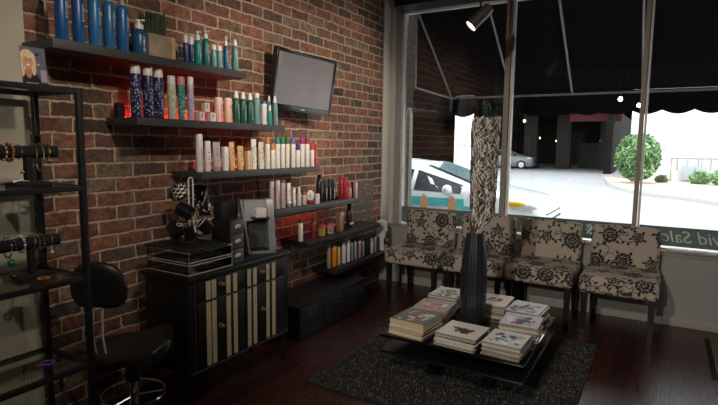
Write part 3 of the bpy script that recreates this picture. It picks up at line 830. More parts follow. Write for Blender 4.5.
o.location.z += low_h + .003
prod(1, 'can', 218.8, 8.6, 97.5, (240, 200, 186), (244, 222, 212), 'pink-white rounded bottle beside the small cartons', 'bottle', 100, marks='v')
prod(1, 'can', 228.2, 8, 98, (238, 198, 180), (242, 220, 210), 'pink-white rounded bottle beside the dark green bottles', 'bottle', 100.5, marks='v')
GRN = (20, 84, 68)
for px, yt, yc, lab in [(236.4, 91, 98.3, 'dark green spray bottle with white nozzle, left of three'), (243.2, 92, 99, 'dark green spray bottle with white nozzle, middle of three'), (250.2, 93, 100, 'dark green spray bottle with white nozzle, right of three')]:
    prod(1, 'spray', px, 7.2, yt, GRN, WHT, lab, 'bottle', yc, marks='v', mark_c=(170, 200, 190))
prod(1, 'bottle', 257, 7.4, 93, (112, 150, 152), WHT, 'grey teal bottle with white cap right of the dark green bottles', 'bottle', 98, marks='v')
prod(1, 'can', 264, 6.8, 101, (222, 224, 222), (36, 90, 160), 'white bottle with flat blue cap on the second shelf', 'bottle', 104, marks='v')
prod(1, 'spray', 269.3, 4.4, 96, (90, 140, 140), WHT, 'slim teal spray bottle behind the tiny teal sprayer', 'bottle', 102, xs=-2.56)
prod(1, 'spray', 269.9, 4.2, 105, (34, 140, 136), WHT, 'tiny teal spray bottle standing at shelf front', 'bottle', 111, xs=-2.47)
prod(1, 'spray', 275, 5.6, 96, (86, 138, 134), WHT, 'teal spray bottle at the right end of the second shelf', 'bottle', 103, marks='v', mark_c=(200, 215, 210))
# --- third shelf
PLT = (226, 220, 212)
prod(2, 'can', 199.8, 7.4, 134, PLT, (236, 232, 226), 'tallest white can at the left end of the third shelf', 'can', 141, marks='v')
prod(2, 'can', 207.9, 6.6, 141, PLT, (232, 228, 222), 'white can left of the wide silver grey tube', 'can', 148, marks='dots')
prod(2, 'tube', 216.8, 10, 142, (176, 170, 168), (150, 146, 146), 'wide silver grey tube standing on its cap', 'tube', marks='dots')
prod(2, 'box', 225.3, 5.2, 147, (236, 228, 224), (236, 230, 226), 'slim white carton left of the gold tubes', 'carton', 147.6, marks='v')
GLD = (206, 174, 118)
prod(2, 'tube', 231.9, 7.6, 142, GLD, (196, 164, 108), 'taller gold tube, left of the two gold tubes', 'tube', marks='dots')
prod(2, 'tube', 240.5, 8.2, 146, GLD, (196, 164, 108), 'shorter gold tube, right of the two gold tubes', 'tube', marks='dots')
prod(2, 'box', 248.2, 5.8, 151, (214, 186, 146), (220, 196, 160), 'short tan carton between gold tube and white printed tubes', 'carton', 151.6, marks='v')
prod(2, 'tube', 253.9, 7.4, 139, (222, 220, 208), (226, 224, 216), 'taller white and silver printed tube in the middle of third shelf', 'tube', marks='flora', mark_c=(120, 130, 120))
prod(2, 'tube', 261.4, 8.2, 142, (224, 220, 208), (226, 224, 216), 'shorter white and silver printed tube next to copper-capped bottles', 'tube', marks='flora', mark_c=(140, 130, 110))
COP = (196, 128, 66)
for px, wd, yt, yc, cap, lab in [(267.8, 5, 137, 144, COP, 'tall white bottle with copper cap on third shelf'), (272.9, 5.2, 143.7, 150, COP, 'short white bottle with copper cap on third shelf'),
        (277.6, 5.4, 137.3, 144, (36, 132, 156), 'white bottle with teal blue cap on third shelf'), (282.7, 5, 137.5, 144, (44, 128, 56), 'white bottle with green cap next to the teal-capped bottle'),
        (287.4, 4.6, 137.6, 144, (40, 120, 52), 'white bottle with green cap next to the lavender-capped bottle'), (293, 5.2, 137.4, 144, (128, 92, 172), 'white bottle with lavender cap on third shelf'),
        (297.7, 4.8, 144, 150, (74, 34, 122), 'short white bottle with dark purple cap'), (302.1, 5.2, 137.6, 144, (176, 36, 106), 'white bottle with magenta cap right of the purple-capped one'),
        (307, 5.2, 138, 144, (166, 30, 74), 'white bottle with crimson cap on third shelf'), (312, 4.6, 144, 150, (190, 50, 54), 'short white bottle with red cap near right end of third shelf')]:
    prod(2, 'can', px, wd, yt, (234, 228, 218), cap, lab, 'bottle', yc, marks='v', mark_c=(150, 140, 140), xs=-2.465)
prod(2, 'can', 316.2, 4, 144, (176, 42, 46), (176, 42, 46), 'all red slim bottle at the right end of third shelf', 'bottle', 150, xs=-2.465, marks='v', mark_c=(230, 220, 215))
# --- fourth shelf
SLV = (176, 172, 166)
RD = (160, 26, 34)
prod(3, 'can', 271.9, 4.8, 179, SLV, (196, 46, 50), 'silver can with red tip, left end of fourth shelf', 'can', 181.5, marks='V', mark_c=RD)
prod(3, 'can', 277.8, 5.2, 180, SLV, (190, 188, 184), 'plain silver can with grey cap and red lettering', 'can', 185, marks='V', mark_c=RD)
prod(3, 'can', 283.1, 5.2, 180, SLV, (150, 60, 62), 'silver can with dull red cap right of the plain silver can', 'can', 183, marks='V', mark_c=RD)
prod(3, 'tube', 288.9, 5.8, 183, (216, 212, 206), (130, 128, 126), 'tall white tube right of the silver cans', 'tube', marks='V', mark_c=RD)
prod(3, 'tube', 294.2, 4.6, 188, (212, 208, 202), (160, 156, 150), 'small white tube on fourth shelf', 'tube', marks='v', mark_c=RD)
prod(3, 'bottle', 299, 4.4, 187, (186, 184, 178), (206, 206, 204), 'clear silvery bottle with chrome cap on fourth shelf', 'bottle', 192)
prod(3, 'bottle', 304.2, 5, 192, (190, 170, 160), (196, 36, 40), 'short bottle with bright red cap next to the oval disc', 'bottle', 195, marks='v', mark_c=RD)
# round white disc on a red base
y = shelf_y(310.3, SH[3][2], -2.5)
t = thing('oval_display', 'white oval disc standing on a red base on fourth shelf', 'display', (-2.5, y, SH[3][2]), -.7, 'products on the fourth wall shelf')
zb = SH[3][2]; dep = proj(t.location)[2]; hz = on_x(310.3, 189.5, -2.5).z - zb
MB().lathe([(.019, 0), (.021, .004), (.017, .03)], n=18).build('base', M['red'], t)
MB().ball((0, 0, hz - .055), .05, sc=(.18, .66, 1.0), u=20, v=12).build('disc', pal((216, 212, 206)), t)
MB().box((.009, -.004, hz - .07), (.0105, .001, hz - .035)).build('lettering', pal(RD), t)
prod(3, 'box', 317.3, 3.6, 194, (214, 206, 204), (214, 206, 204), 'small white carton in front of the tallest black bottle', 'carton', 194.4, marks='v', mark_c=RD, xs=-2.455)
BK = (24, 22, 24)
prod(3, 'bottle', 319.4, 6.8, 174.5, BK, BK, 'tallest wide black bottle on fourth shelf', 'bottle', 179, xs=-2.53)
for px, wd, yt, lab in [(325.1, 4.2, 180, 'slim black bottle right of the tallest black one'), (329.2, 4, 178.5, 'slim black bottle, middle of the black group'), (333, 4.2, 179, 'slim black bottle beside the tall red bottles')]:
    prod(3, 'can', px, wd, yt, BK, (40, 40, 42), lab, 'bottle', yt + 4, marks='V', mark_c=(200, 196, 190))
prod(3, 'jar', 336.8, 3.6, 195.5, (30, 26, 28), (24, 22, 24), 'little black jar at foot of red bottles', 'jar', 197)
prod(3, 'can', 340.4, 4.2, 174.6, (150, 16, 22), (150, 16, 22), 'tallest glossy red bottle on fourth shelf', 'bottle', 179)
prod(3, 'can', 345.2, 4.8, 177, (190, 34, 40), (160, 20, 26), 'glossy red bottle with silvery lettering right of the tallest red', 'bottle', 181, marks='V', mark_c=(220, 200, 200))
prod(3, 'bottle', 349.4, 4, 183, (196, 110, 116), (170, 40, 46), 'pinkish bottle between red bottle and dark red carton', 'bottle', 187, xs=-2.46, marks='dots', mark_c=(230, 220, 220))
prod(3, 'box', 353, 3.2, 182, (96, 18, 26), (96, 18, 26), 'dark red carton near right end of fourth shelf', 'carton', 182.5, xs=-2.455)
prod(3, 'box', 356.3, 3, 182, (214, 190, 184), (190, 60, 60), 'white and red carton at right end of fourth shelf', 'carton', 182.5, xs=-2.455, marks='v', mark_c=RD)
# --- fifth shelf
prod(4, 'bottle', 300.6, 5, 219, (206, 196, 184), (20, 18, 18), 'pale bottle with black cap at left of fifth shelf', 'bottle', 223, xs=-2.49)
prod(4, 'bottle', 313.4, 5.2, 218, (110, 36, 30), (20, 18, 18), 'reddish amber bottle with black cap on fifth shelf', 'bottle', 221.5, xs=-2.5)
prod(4, 'jar', 321.6, 7.8, 225, (150, 124, 60), (150, 50, 44), 'squat yellow jar with red lid', 'jar', 227.5, xs=-2.5)
t = prod(4, 'jar', 330.2, 7.6, 223.4, (170, 160, 152), (170, 36, 36), 'white and black patterned jar with red lid', 'jar', 225.5, xs=-2.5, marks='flora', mark_c=(20, 18, 18))
prod(4, 'box', 339.6, 6.2, 212, (124, 100, 76), (110, 90, 70), 'tall brown patterned carton on fifth shelf', 'carton', 212.5, xs=-2.5, marks='flora', mark_c=(190, 170, 140))
t = prod(4, 'bottle', 349.3, 7, 203, (46, 26, 22), (26, 20, 20), 'dark brown bottle with pale bow on fifth shelf', 'bottle', 209, xs=-2.52)
b = MB()
for s in (-1, 1):
    b.ball((.028, s * .016, .045), .016, sc=(.6, 1, .8), u=10, v=6)
b.ball((.032, 0, .045), .009, u=8, v=5); b.build('bow', pal((214, 196, 160), .7), t)
prod(4, 'jar', 356.5, 4, 222, (60, 54, 50), (80, 74, 70), 'small dark jar behind the bow-tied bottle', 'jar', 224, xs=-2.58)
# --- lowest shelf
for kind, px, wd, yt, yc, c, cap, lab in [('bottle', 328.8, 4.2, 245, 249, (150, 130, 104), (190, 180, 160), 'dull tan bottle at the left end of lowest shelf'), ('can', 334, 5.4, 246, 250, (214, 128, 36), (222, 150, 60), 'bright orange bottle on lowest shelf'),
        ('bottle', 338.6, 4, 247, 250, (206, 164, 72), (220, 200, 150), 'yellow bottle right of the orange one'), ('bottle', 343.6, 4.6, 241, 245, (206, 204, 204), (214, 212, 210), 'tall white bottle right of the yellow one'),
        ('can', 348.1, 4.2, 239.7, 243, (226, 222, 216), (230, 226, 220), 'tallest slim white bottle on lowest shelf'), ('bottle', 351.9, 3.4, 243, 246, (128, 134, 142), (180, 182, 186), 'slim blue grey bottle, left of the two grey ones'),
        ('bottle', 355.3, 3.6, 241.6, 245, (140, 144, 146), (186, 188, 188), 'slim grey bottle left of the mauve pair'), ('can', 359.6, 3.6, 241, 243.5, (158, 132, 142), (196, 180, 186), 'larger mauve bottle, left of the mauve pair'),
        ('bottle', 363.2, 3.2, 242, 245, (150, 110, 128), (180, 160, 170), 'smaller mauve bottle, right of the mauve pair'), ('can', 367.2, 4.4, 235.5, 240, (30, 32, 40), (30, 32, 40), 'tall dark bottle on the lowest shelf'),
        ('bottle', 371.6, 3.4, 238, 241, (206, 190, 186), (210, 170, 170), 'pale pinkish bottle right of the tall dark bottle'), ('bottle', 375, 3.2, 238, 241, (140, 142, 146), (170, 172, 176), 'grey bottle behind the pinkish bottle'),
        ('can', 377.8, 3.0, 236, 239, (52, 66, 68), (60, 74, 76), 'dark teal bottle next to the white patterned bag')]:
    prod(5, kind, px, wd, yt, c, cap, lab, 'bottle', yc, xs=-2.53, marks='v' if wd > 3.5 else None, mark_c=(120, 110, 110))
# white gift bag with black floral print at the right end
zb = SH[5][2]; y = shelf_y(384.2, zb, -2.5); dep = proj((-2.5, y, zb))[2]; r = 4.6 * dep / FPX; H = on_x(382.6, 221, -2.5).z - zb
t = thing('gift_bag', 'white bag with black floral print at right end of lowest shelf', 'bag', (-2.53, y, zb))
MB().loft([[(-.045, -r * .9, 0), (.045, -r * .9, 0), (.045, r * .9, 0), (-.045, r * .9, 0)], [(-.05, -r, H * .5), (.05, -r, H * .5), (.05, r, H * .5), (-.05, r, H * .5)], [(-.03, -r * .95, H), (.03, -r * .95, H), (.03, r * .95, H), (-.03, r * .95, H)]]).build('body', pal((222, 216, 206), .6), t)
b = MB(); rnd = random.Random(5)
for k in range(9):
    cy = rnd.uniform(-r * .8, r * .8); cz = rnd.uniform(.05, H * .6)
    for j in range(5):
        a = j * 2 * PI / 5 + k; q = Vector((.0515, cy + .012 * math.cos(a), cz + .012 * math.sin(a)))
        b.ball(q, .010, sc=(.12, 1, 1), u=8, v=5)
b.build('floral_print', M['ink'], t)

# --- red LED strips and the little supply box
def led(loc, length, label, n, energy, down=False):
    t = thing('led_strip', label, 'LED strip', loc)
    MB().box((0, 0, 0), (.006, length, .008)).build('strip', M['ledstrip'], t)
    b = MB()
    for i in range(n): b.ball((.007, (i + .5) * length / n, .006), .0042, u=8, v=5)
    b.build('bulb', M['led'], t)
    l = bpy.data.lights.new('red_glow', 'AREA'); l.shape = 'RECTANGLE'; l.size = .012; l.size_y = length; l.energy = energy; l.color = (1., .035, .02)
    o = bpy.data.objects.new('red_glow', l); COL.objects.link(o); o.parent = t; o.location = (.014, length / 2, .012)
    o.rotation_euler = (0, math.radians(150 if not down else 40), 0)
    return t
led((-2.692, 1.90, 1.630), 1.05, 'lit red LED strip behind the cans on the second shelf', 22, 1.1)
led((-2.692, 2.45, 1.3175), .55, 'lit red LED strip behind the gold tubes on third shelf', 10, .5)
led((-2.60, 3.35, .9585), .55, 'lit red LED strip under the fourth shelf above the jars', 10, 8., down=True)
led((-2.60, 2.75, 1.265), .6, 'lit red LED strip under the third shelf right half', 10, .6, down=True)
q = shelf_y(118, 1.629, -2.6)
t = thing('led_supply_box', 'black supply box of the red LED strip at left end of second shelf', 'power supply', (-2.62, SH[1][0] + .03, 1.629))
MB().box((-.02, -.02, 0), (.02, .02, .075), bev=.003).box((-.015, -.015, .075), (.015, .015, .082)).build('box', M['blackmatt'], t)
# cables hanging down the bricks
for a, bb_, lab in [((206, 130), (208, 176), 'black cable down the bricks behind the left white can'), ((212, 185), (222, 208), 'slanting black cable below the left end of third shelf'), ((257, 176), (259, 214), 'black cable hanging below third shelf above coffee machine')]:
    p0 = on_x(*a, -2.693); p1 = on_x(*bb_, -2.693)
    o = MB().tube([p0, p0.lerp(p1, .5) + Vector((0, .01, 0)), p1], .004, n=6).build('hanging_cable', M['rubber']); tag(o, lab, 'cable')

# ================================================================== TELEVISION
tv = thing('television', 'flat television on a tilting bracket on the brick wall', 'television', (-2.53, 3.445, 1.974))
tv.rotation_mode = 'QUATERNION'
qy = Matrix.Rotation(-.15, 3, 'Z'); u = qy @ Vector((0, 1, 0)); nn = qy @ Vector((1, 0, 0)); v = Vector((0, 0, 1))
R2 = Matrix.Rotation(.1196, 3, u); v = R2 @ v; nn = R2 @ nn
R3 = Matrix.Rotation(-.0439, 3, nn); u = R3 @ u; v = R3 @ v
rm = Matrix((nn, u, v)).transposed(); tv.rotation_quaternion = rm.to_quaternion()
TWd, THt = .675, .465
M['tvb'] = mat('gloss_black_bezel', rgb(26, 26, 29), .22, coat=.4)
b = MB(); bz = .027
b.box((-.045, -TWd / 2, -THt / 2), (-.012, TWd / 2, THt / 2), bev=.008)
for a, c in [((-.012, -TWd / 2, -THt / 2), (0, -TWd / 2 + bz, THt / 2)), ((-.012, TWd / 2 - bz, -THt / 2), (0, TWd / 2, THt / 2)), ((-.012, -TWd / 2 + bz, THt / 2 - bz), (0, TWd / 2 - bz, THt / 2)), ((-.012, -TWd / 2 + bz, -THt / 2), (0, TWd / 2 - bz, -THt / 2 + .048))]:
    b.box(a, c, bev=.002)
b.build('bezel', M['tvb'], tv)
MB().box((-.012, -TWd / 2 + bz, -THt / 2 + .048), (-.005, TWd / 2 - bz, THt / 2 - bz)).build('screen', mat('grey_sheen_screen', rgb(112, 107, 110), .3, coat=.3, var=.04, scale=2), tv)
M4 = Matrix(((0, 0, 1, .0003), (1, 0, 0, 0), (0, 1, 0, -THt / 2 + .024), (0, 0, 0, 1)))
b = MB()
for k in range(4): b.box((.0002, -.02 + k * .011, -THt / 2 + .021), (.0008, -.012 + k * .011, -THt / 2 + .028))
b.build('logo', pal((190, 190, 195)), tv)
MB().box((-.075, -.14, -.12), (-.045, .14, .12), bev=.006).cyl((-.075, 0, 0), (-.135, .0, -.01), .03).build('bracket', M['blackmetal'], tv)

# ================================================================== STRIPED DRESSER
DX0, DX1, DY0, DY1 = -2.53, -2.18, 1.90, 2.765
dr = thing('striped_cabinet', 'black cabinet with cream vertical stripes against the brick wall', 'cabinet', (DX1, (DY0 + DY1) / 2, 0))
def D(x, y, z): return (x - DX1, y - (DY0 + DY1) / 2, z)
MB().box(D(DX0, DY0, .215), D(DX1, DY1, .742), bev=.003).build('carcass', M['blackwood'], dr)
MB().box(D(DX0 - .012, DY0 - .018, .745), D(DX1 + .016, DY1 + .018, .772), bev=.006).box(D(DX0 - .008, DY0 - .008, .738), D(DX1 + .006, DY1 + .008, .746), bev=.003).build('top', M['blackwood'], dr)
for yy in (DY0 + .028, DY1 - .028):
    for xx in (DX0 + .03, DX1 - .028):
        x_, y_, _ = D(xx, yy, 0)
        MB().lathe([(.016, 0), (.02, .05), (.03, .19), (.034, .216)], c=(x_, y_, 0), n=4, M4=None).build('leg', M['blackwood'], dr)
beads = MB()
M['bead'] = mat('dull_silver_beading', rgb(120, 120, 124), .4, .7)
def bead(y0, y1, z):
    n = int((y1 - y0) / .014)
    for i in range(n): beads.ball(D(DX1 + .013, y0 + (i + .5) * (y1 - y0) / n, z), .0032, u=6, v=4)
beads.box(D(DX1 + .001, DY0 + .01, .217), D(DX1 + .008, DY1 - .01, .226), bev=.002)
for yy in (DY0 + .05, DY1 - .05): beads.box(D(DX1 + .0005, yy - .002, .23), D(DX1 + .004, yy + .002, .735))
ymid = on_x(130 + 280 / 2.456, 240 + 120 / 2.456, DX1).y
M['brass'] = mat('aged_brass_knob', rgb(140, 120, 88), .4, .8)
stp = [[(187, 198), (201, 212), (237, 247), (254, 263.5)], [(289, 297.5), (303, 311.5), (335, 342.5), (349, 357)]]
knb = [((225, 108), (225, 210)), ((325, 78), (328, 170))]
for s in range(2):
    y0, y1 = (DY0 + .055, ymid - .004) if s == 0 else (ymid + .004, DY1 - .055)
    for nm, z0, z1 in (('drawer', .618, .732), ('door', .235, .610)):
        root = MB().box(D(DX1 + .0005, y0, z0), D(DX1 + .012, y1, z1), bev=.002).build(nm, M['blackwood'], dr)
        for a, c in stp[s]:
            ya = on_x(130 + a / 2.456, 300, DX1 + .012).y; yb_ = on_x(130 + c / 2.456, 300, DX1 + .012).y
            MB().box(D(DX1 + .0121, ya, z0 + .004), D(DX1 + .0132, yb_, z1 - .004)).build('stripe', M['cream'], root)
        kp = knb[s][0 if nm == 'drawer' else 1]; k = on_x(130 + kp[0] / 2.456, 240 + kp[1] / 2.456, DX1 + .02)
        kx, ky, kz = D(DX1 + .012, k.y, k.z)
        MB().cyl((kx, ky, kz), (kx + .006, ky, kz), .017, .015).cyl((kx + .006, ky, kz), (kx + .014, ky, kz), .006).ball((kx + .02, ky, kz), .0115).build('knob', M['brass'], root)
    bead(y0, y1, .614)
beads.build('beading', M['bead'], dr)

# ------- on the dresser
DZ = .772
# two-tier tray with silver rims
tA, tB = on_x(187, 262, -2.20).y, on_x(231, 255, -2.20).y
tB -= .008; ty = (tA + tB) / 2; th = (tB - tA) / 2
t = thing('letter_tray', 'two tier clear letter tray with silver rims under the mug stand', 'tray', (-2.355, ty, DZ))
M['smoke'] = glass_mat('smoked_acrylic', (.55, .55, .55, 1), .10)
M['paper'] = mat('loose_paper', rgb(190, 184, 172), .8)
for k in range(2):
    z = .004 + k * .068
    tr = MB().box((-.17, -th, z), (.17, th, z + .004)).build('tier', M['smoke'], t)
    b = MB()
    for zz in (z + .002, z + .056):
        b.tube([(-.17, -th, zz), (.17, -th, zz), (.17, th, zz), (-.17, th, zz)], .0028, n=6, closed=True)
    for i in range(46):
        y = -th + (i + .5) * 2 * th / 46; b.ball((.171, y, z + .003), .003, u=6, v=4); b.ball((.171, y, z + .056), .003, u=6, v=4)
    b.build('rim', pal((176, 170, 162), .3), tr)
    w_ = MB().box((.166, -th, z + .004), (.17, th, z + .054)).box((-.17, -th, z + .004), (.17, -th + .004, z + .054)).box((-.17, th - .004, z + .004), (.17, th, z + .054)); w_.build('side_wall', M['smoke'], tr)
b = MB()
for (x, y) in ((.17, -th), (.17, th), (-.17, -th), (-.17, th)): b.tube([(x, y, 0), (x, y, .138)], .0032, n=6)
b.build('post', M['silver'], t)
for k, lab in ((0, 'loose dark papers in the lower tier of letter tray'), (1, 'loose pale papers in the upper tier of letter tray')):
    o = MB().box((-.13, -.11, 0), (.13, .15, .012), bev=.001).build('paper_stack', M['paper'] if k else mat('brown_paper', rgb(96, 82, 66), .8), None, (-2.355, ty - .03, DZ + .0105 + k * .068)); tag(o, lab, 'papers')
o = MB().box((-.19, -th - .012, 0), (.175, th * .78, .007), bev=.002).build('black_board', M['blackmatt'], None, (-2.345, ty, DZ + .139)); tag(o, 'thin black board lying on top of the letter tray', 'board')
# mug stand and mugs
mz = DZ + .1465
mp = on_x(192, 244, -2.37)
t = thing('mug_tree', 'chrome wire mug stand with tall loop handle, holding patterned mugs', 'mug stand', (-2.37, mp.y, mz))
mt = on_x(192, 177.5, -2.37).z - mz
MB().lathe([(.075, 0), (.075, .006), (.03, .012), (.01, .016)], n=22).build('base', M['blackmetal'], t)
lw = .016
b = MB().tube([(0, -lw, .008), (0, -lw, mt - lw)] + [(0, -lw * math.cos(a), mt - lw + lw * math.sin(a)) for a in (.5, 1.0, 1.57, 2.1, 2.6)] + [(0, lw, mt - lw), (0, lw, .008)], .0046, n=8)
b.build('pole', pal((206, 200, 190), .3), t)
armz = [.09, .19]
for k, zz in enumerate(armz):
    for j in range(3):
        a = j * 2 * PI / 3 + (.35 if k else -.5)
        MB().tube([(0, 0, zz), (.022 * math.cos(a), .022 * math.sin(a), zz + .010), (.03 * math.cos(a), .03 * math.sin(a), zz + .028)], .003, n=6).build('arm', M['chrome'], t)
M['mugpat'] = None
def mug(px, py, d, label, tilt, yaw, style, xoff=0.):
    p = on_x(px, py, -2.33 + xoff); r = d / 2 * proj(p)[2] / FPX * .92
    t = thing('mug', label, 'mug', tuple(p), 0, 'mugs on the mug stand'); t.rotation_euler = (tilt, 0, yaw)
    h = r * 1.9
    prof = [(r * .82, -h / 2), (r * .95, -h / 2 + .006), (r, h / 2), (r * .93, h / 2), (r * .86, -h / 2 + .012)]
    MB().lathe(prof, n=24, caps=True).build('body', M['mugblack'] if style != 'white' else pal((206, 200, 190)), t)
    hp = [(0, -r * .95 - .026 * math.sin(a), .028 * math.cos(a) * 1.1) for a in np.linspace(0.05, PI - .05, 9)]
    MB().tube(hp, .0055, n=8).build('handle', M['mugblack'], t)
    if style == 'check':
        b = MB()
        for i in range(12):
            for j in range(6):
                if (i + j) % 2: continue
                a0 = 2 * PI * i / 12; a1 = a0 + 2 * PI / 12; z0 = -h / 2 + .008 + j * (h - .014) / 6; z1 = z0 + (h - .014) / 6 * .9; rr = r + .0008
                b.poly([(rr * math.cos(a0), rr * math.sin(a0), z0), (rr * math.cos(a1), rr * math.sin(a1), z0), (rr * math.cos(a1), rr * math.sin(a1), z1), (rr * math.cos(a0), rr * math.sin(a0), z1)])
        b.build('pattern', pal((200, 194, 184)), t)
    elif style == 'spots':
        b = MB(); rnd = random.Random(int(px))
        for i in range(40):
            a = rnd.uniform(0, 2 * PI); z = rnd.uniform(-h * .42, h * .42)
            b.ball(((r) * math.cos(a), (r) * math.sin(a), z), .0055, sc=(.5, .5, 1), u=6, v=4)
        b.build('pattern', pal((206, 200, 190)), t)
    elif style == 'rim':
        MB().tube([(r * .98 * math.cos(a), r * .98 * math.sin(a), h / 2) for a in np.linspace(0, 2 * PI, 24, endpoint=False)], .0022, n=6, closed=True).build('rim', pal((206, 200, 190)), t)
    elif style == 'ring':
        b = MB(); pts = [(r * .3 * math.cos(a), r + .001, r * .3 * math.sin(a)) for a in np.linspace(0, 2 * PI, 12, endpoint=False)]
        b.tube(pts, .002, n=5, closed=True); b.build('emblem', pal((200, 194, 184)), t)
M['mugblack'] = mat('black_glazed_china', rgb(22, 21, 22), .2, coat=.5)
mug(180.8, 192, 17, 'mug with white and black check at upper left of mug stand', .5, -1.2, 'check', -.125)
mug(199.8, 193.5, 15, 'mug with white spotted pattern at upper right of mug stand', -.4, -2.2, 'spots', -.10)
mug(185.5, 211, 17, 'plain black mug at mid height left on the mug stand', 1.1, -1.2, 'plain', .045)
mug(204.3, 209.5, 14, 'black mug with pale specks at mid height right of mug stand', .3, -2.0, 'spots', -.03)
mug(176, 230, 15.5, 'black mug with pale ring emblem, lowest left on mug stand', .9, -1.6, 'ring')
mug(190.5, 233, 15, 'plain black mug hanging lowest in the middle of the stand', .35, -1.0, 'plain', .12)
mug(205.5, 226.5, 15, 'plain black mug with bright rim, lowest right on the stand', .8, -.6, 'rim', .03)
# little chest of three drawers
ca, cb = on_x(230.3, 255, -2.20).y, on_x(244, 252, -2.20).y
ch = on_x(237, 219.5, -2.20).z - DZ
t = thing('mini_drawer_chest', 'small black three drawer chest beside the coffee machine', 'drawer chest', (-2.2, (ca + cb) / 2, DZ))
hw = (cb - ca) / 2
MB().box((-.15, -hw, 0), (-.004, hw, ch), bev=.003).build('body', M['blackwood'], t)
for k in range(3):
    z0 = ch * (.03 + k * .325)
    d = MB().box((-.004, -hw + .006, z0), (.004, hw - .006, z0 + ch * .3), bev=.002).build('drawer', mat('dark_grey_drawer', rgb(62, 62, 64), .45), t)
    zc = z0 + ch * .16
    MB().loft([[(.004, -.022, zc + .008), (.004, .022, zc + .008), (.004, .018, zc - .01), (.004, -.018, zc - .01)], [(.018, -.018, zc + .008), (.018, .018, zc + .008), (.016, .012, zc - .004), (.016, -.012, zc - .004)]]).ball((.012, 0, zc + .01), .012, sc=(.7, 1.4, .5)).build('cup_handle', pal((200, 196, 190), .25), d)
# coffee machine
kc = on_z(261.5, 254, DZ); kz = on_x(262, 198.5, -2.33).z - DZ; kw = .103
t = thing('coffee_machine', 'silver coffee machine with open front on the striped cabinet', 'coffee machine', (-2.335, on_x(262, 250, -2.30).y, DZ), -.62)
MB().box((-.10, -kw + .022, 0), (.085, kw, .02), bev=.006).build('base', M['silverplastic'], t)
MB().box((-.02, -kw + .045, .02), (.075, kw - .045, .026), bev=.002).build('drip_tray', M['blackmatt'], t)
MB().box((-.10, -kw + .045, .02), (-.035, kw - .047, kz * .70), bev=.004).build('column', M['greyplastic'], t)
MB().prism([(-.10, -kw, .021), (.06, -kw, .021), (.05, -kw, kz * .3), (-.005, -kw, kz * .985), (-.085, -kw, kz * .985)], (0, .012, 0)).build('side_panel', M['silverplastic'], t)
for v_ in t.children[-1].data.vertices: v_.co.y += .040 * (1 - v_.co.z / kz) - .012
pr = [(.085, .021), (.085, kz * .20), (.055, kz * .36), (.062, kz * .50), (.035, kz * .66), (.03, kz * .82), (-.005, kz * .985), (-.085, kz * .985), (-.10, .021)]
MB().prism([(x, kw - .046, z) for x, z in pr], (0, .046, 0)).build('side_panel', M['silverplastic'], t)
MB().prism([(-.095, -kw + .0125, kz * .68), (.02, -kw + .0125, kz * .60), (-.012, -kw + .0125, kz * .975), (-.08, -kw + .0125, kz * .975)], (0, 2 * kw - .059, 0)).build('head', M['silverplastic'], t)
MB().box((-.01, -.025, kz * .66), (.065, .045, kz * .84), bev=.006).build('brew_head', pal((216, 206, 192)), t)
MB().box((.0, -.05, kz * .64), (.075, .062, kz * .675), bev=.004).build('handle', M['blackmatt'], t)
MB().ball((.076, .035, kz * .66), .006).build('indicator_light', M['red'], t)
# dark appliance box behind
pa = on_x(220, 240, -2.47); pb_ = on_x(237, 240, -2.47); pt = on_x(232, 201, -2.47)
o = MB().box((-.035, -(pb_.y - pa.y) / 2, 0), (.035, (pb_.y - pa.y) / 2, pt.z - DZ), bev=.006).build('speaker_box', M['blackmatt'], None, (-2.49, (pa.y + pb_.y) / 2, DZ)); tag(o, 'plain dark box standing behind the three drawer chest', 'box')

# ================================================================== LOW BENCH
bx0, bx1, by0, by1, bz = -2.69, -2.315, 3.075, 4.10, .278
t = thing('storage_bench', 'low black three door bench below the wall shelves', 'bench', (bx1, (by0 + by1) / 2, 0))
def Bq(x, y, z): return (x - bx1, y - (by0 + by1) / 2, z)
MB().box(Bq(bx0, by0 + .01, .0), Bq(bx1 - .014, by1, bz - .022), bev=.004).build('carcass', M['blackmatt'], t)
pl = [Bq(bx0, by0 - .03, bz - .02), Bq(bx1 - .06, by0 - .03, bz - .02), Bq(bx1 - .02, by0 - .02, bz - .02), Bq(bx1 + .005, by0 + .02, bz - .02), Bq(bx1 + .005, by1 + .01, bz - .02), Bq(bx0, by1 + .01, bz - .02)]
MB().prism(pl, (0, 0, .02)).build('top', mat('dark_brown_top', rgb(34, 28, 27), .5), t)
yd = [by0 + .015, on_x(260 + 266 / 4.05, 230 + 330 / 4.05, bx1).y, on_x(260 + 357 / 4.05, 230 + 285 / 4.05, bx1).y, by1 - .005]
for k in range(3):
    d = MB().box(Bq(bx1 - .0135, yd[k] + .004, .012), Bq(bx1, yd[k + 1] - .004, bz - .026), bev=.003).build('door', mat('blue_black_door', rgb(36, 38, 44), .4), t)
    ym = yd[k] + (yd[k + 1] - yd[k]) * .5; zc = bz - .075
    x_, y_, z_ = Bq(bx1 + .0005, ym, zc)
    f = MB().box((x_, y_ - .05, z_ - .022), (x_ + .004, y_ - .045, z_ + .022)).box((x_, y_ + .045, z_ - .022), (x_ + .004, y_ + .05, z_ + .022)).box((x_, y_ - .045, z_ - .022), (x_ + .004, y_ + .045, z_ - .018)).box((x_, y_ - .045, z_ + .018), (x_ + .004, y_ + .045, z_ + .022)).build('label_holder', M['silver'], d)
    MB().box(Bq(bx1 - .002, yd[k] + .006, bz - .034), Bq(bx1 + .002, yd[k + 1] - .006, bz - .030)).build('edge_trim', M['bead'], d)

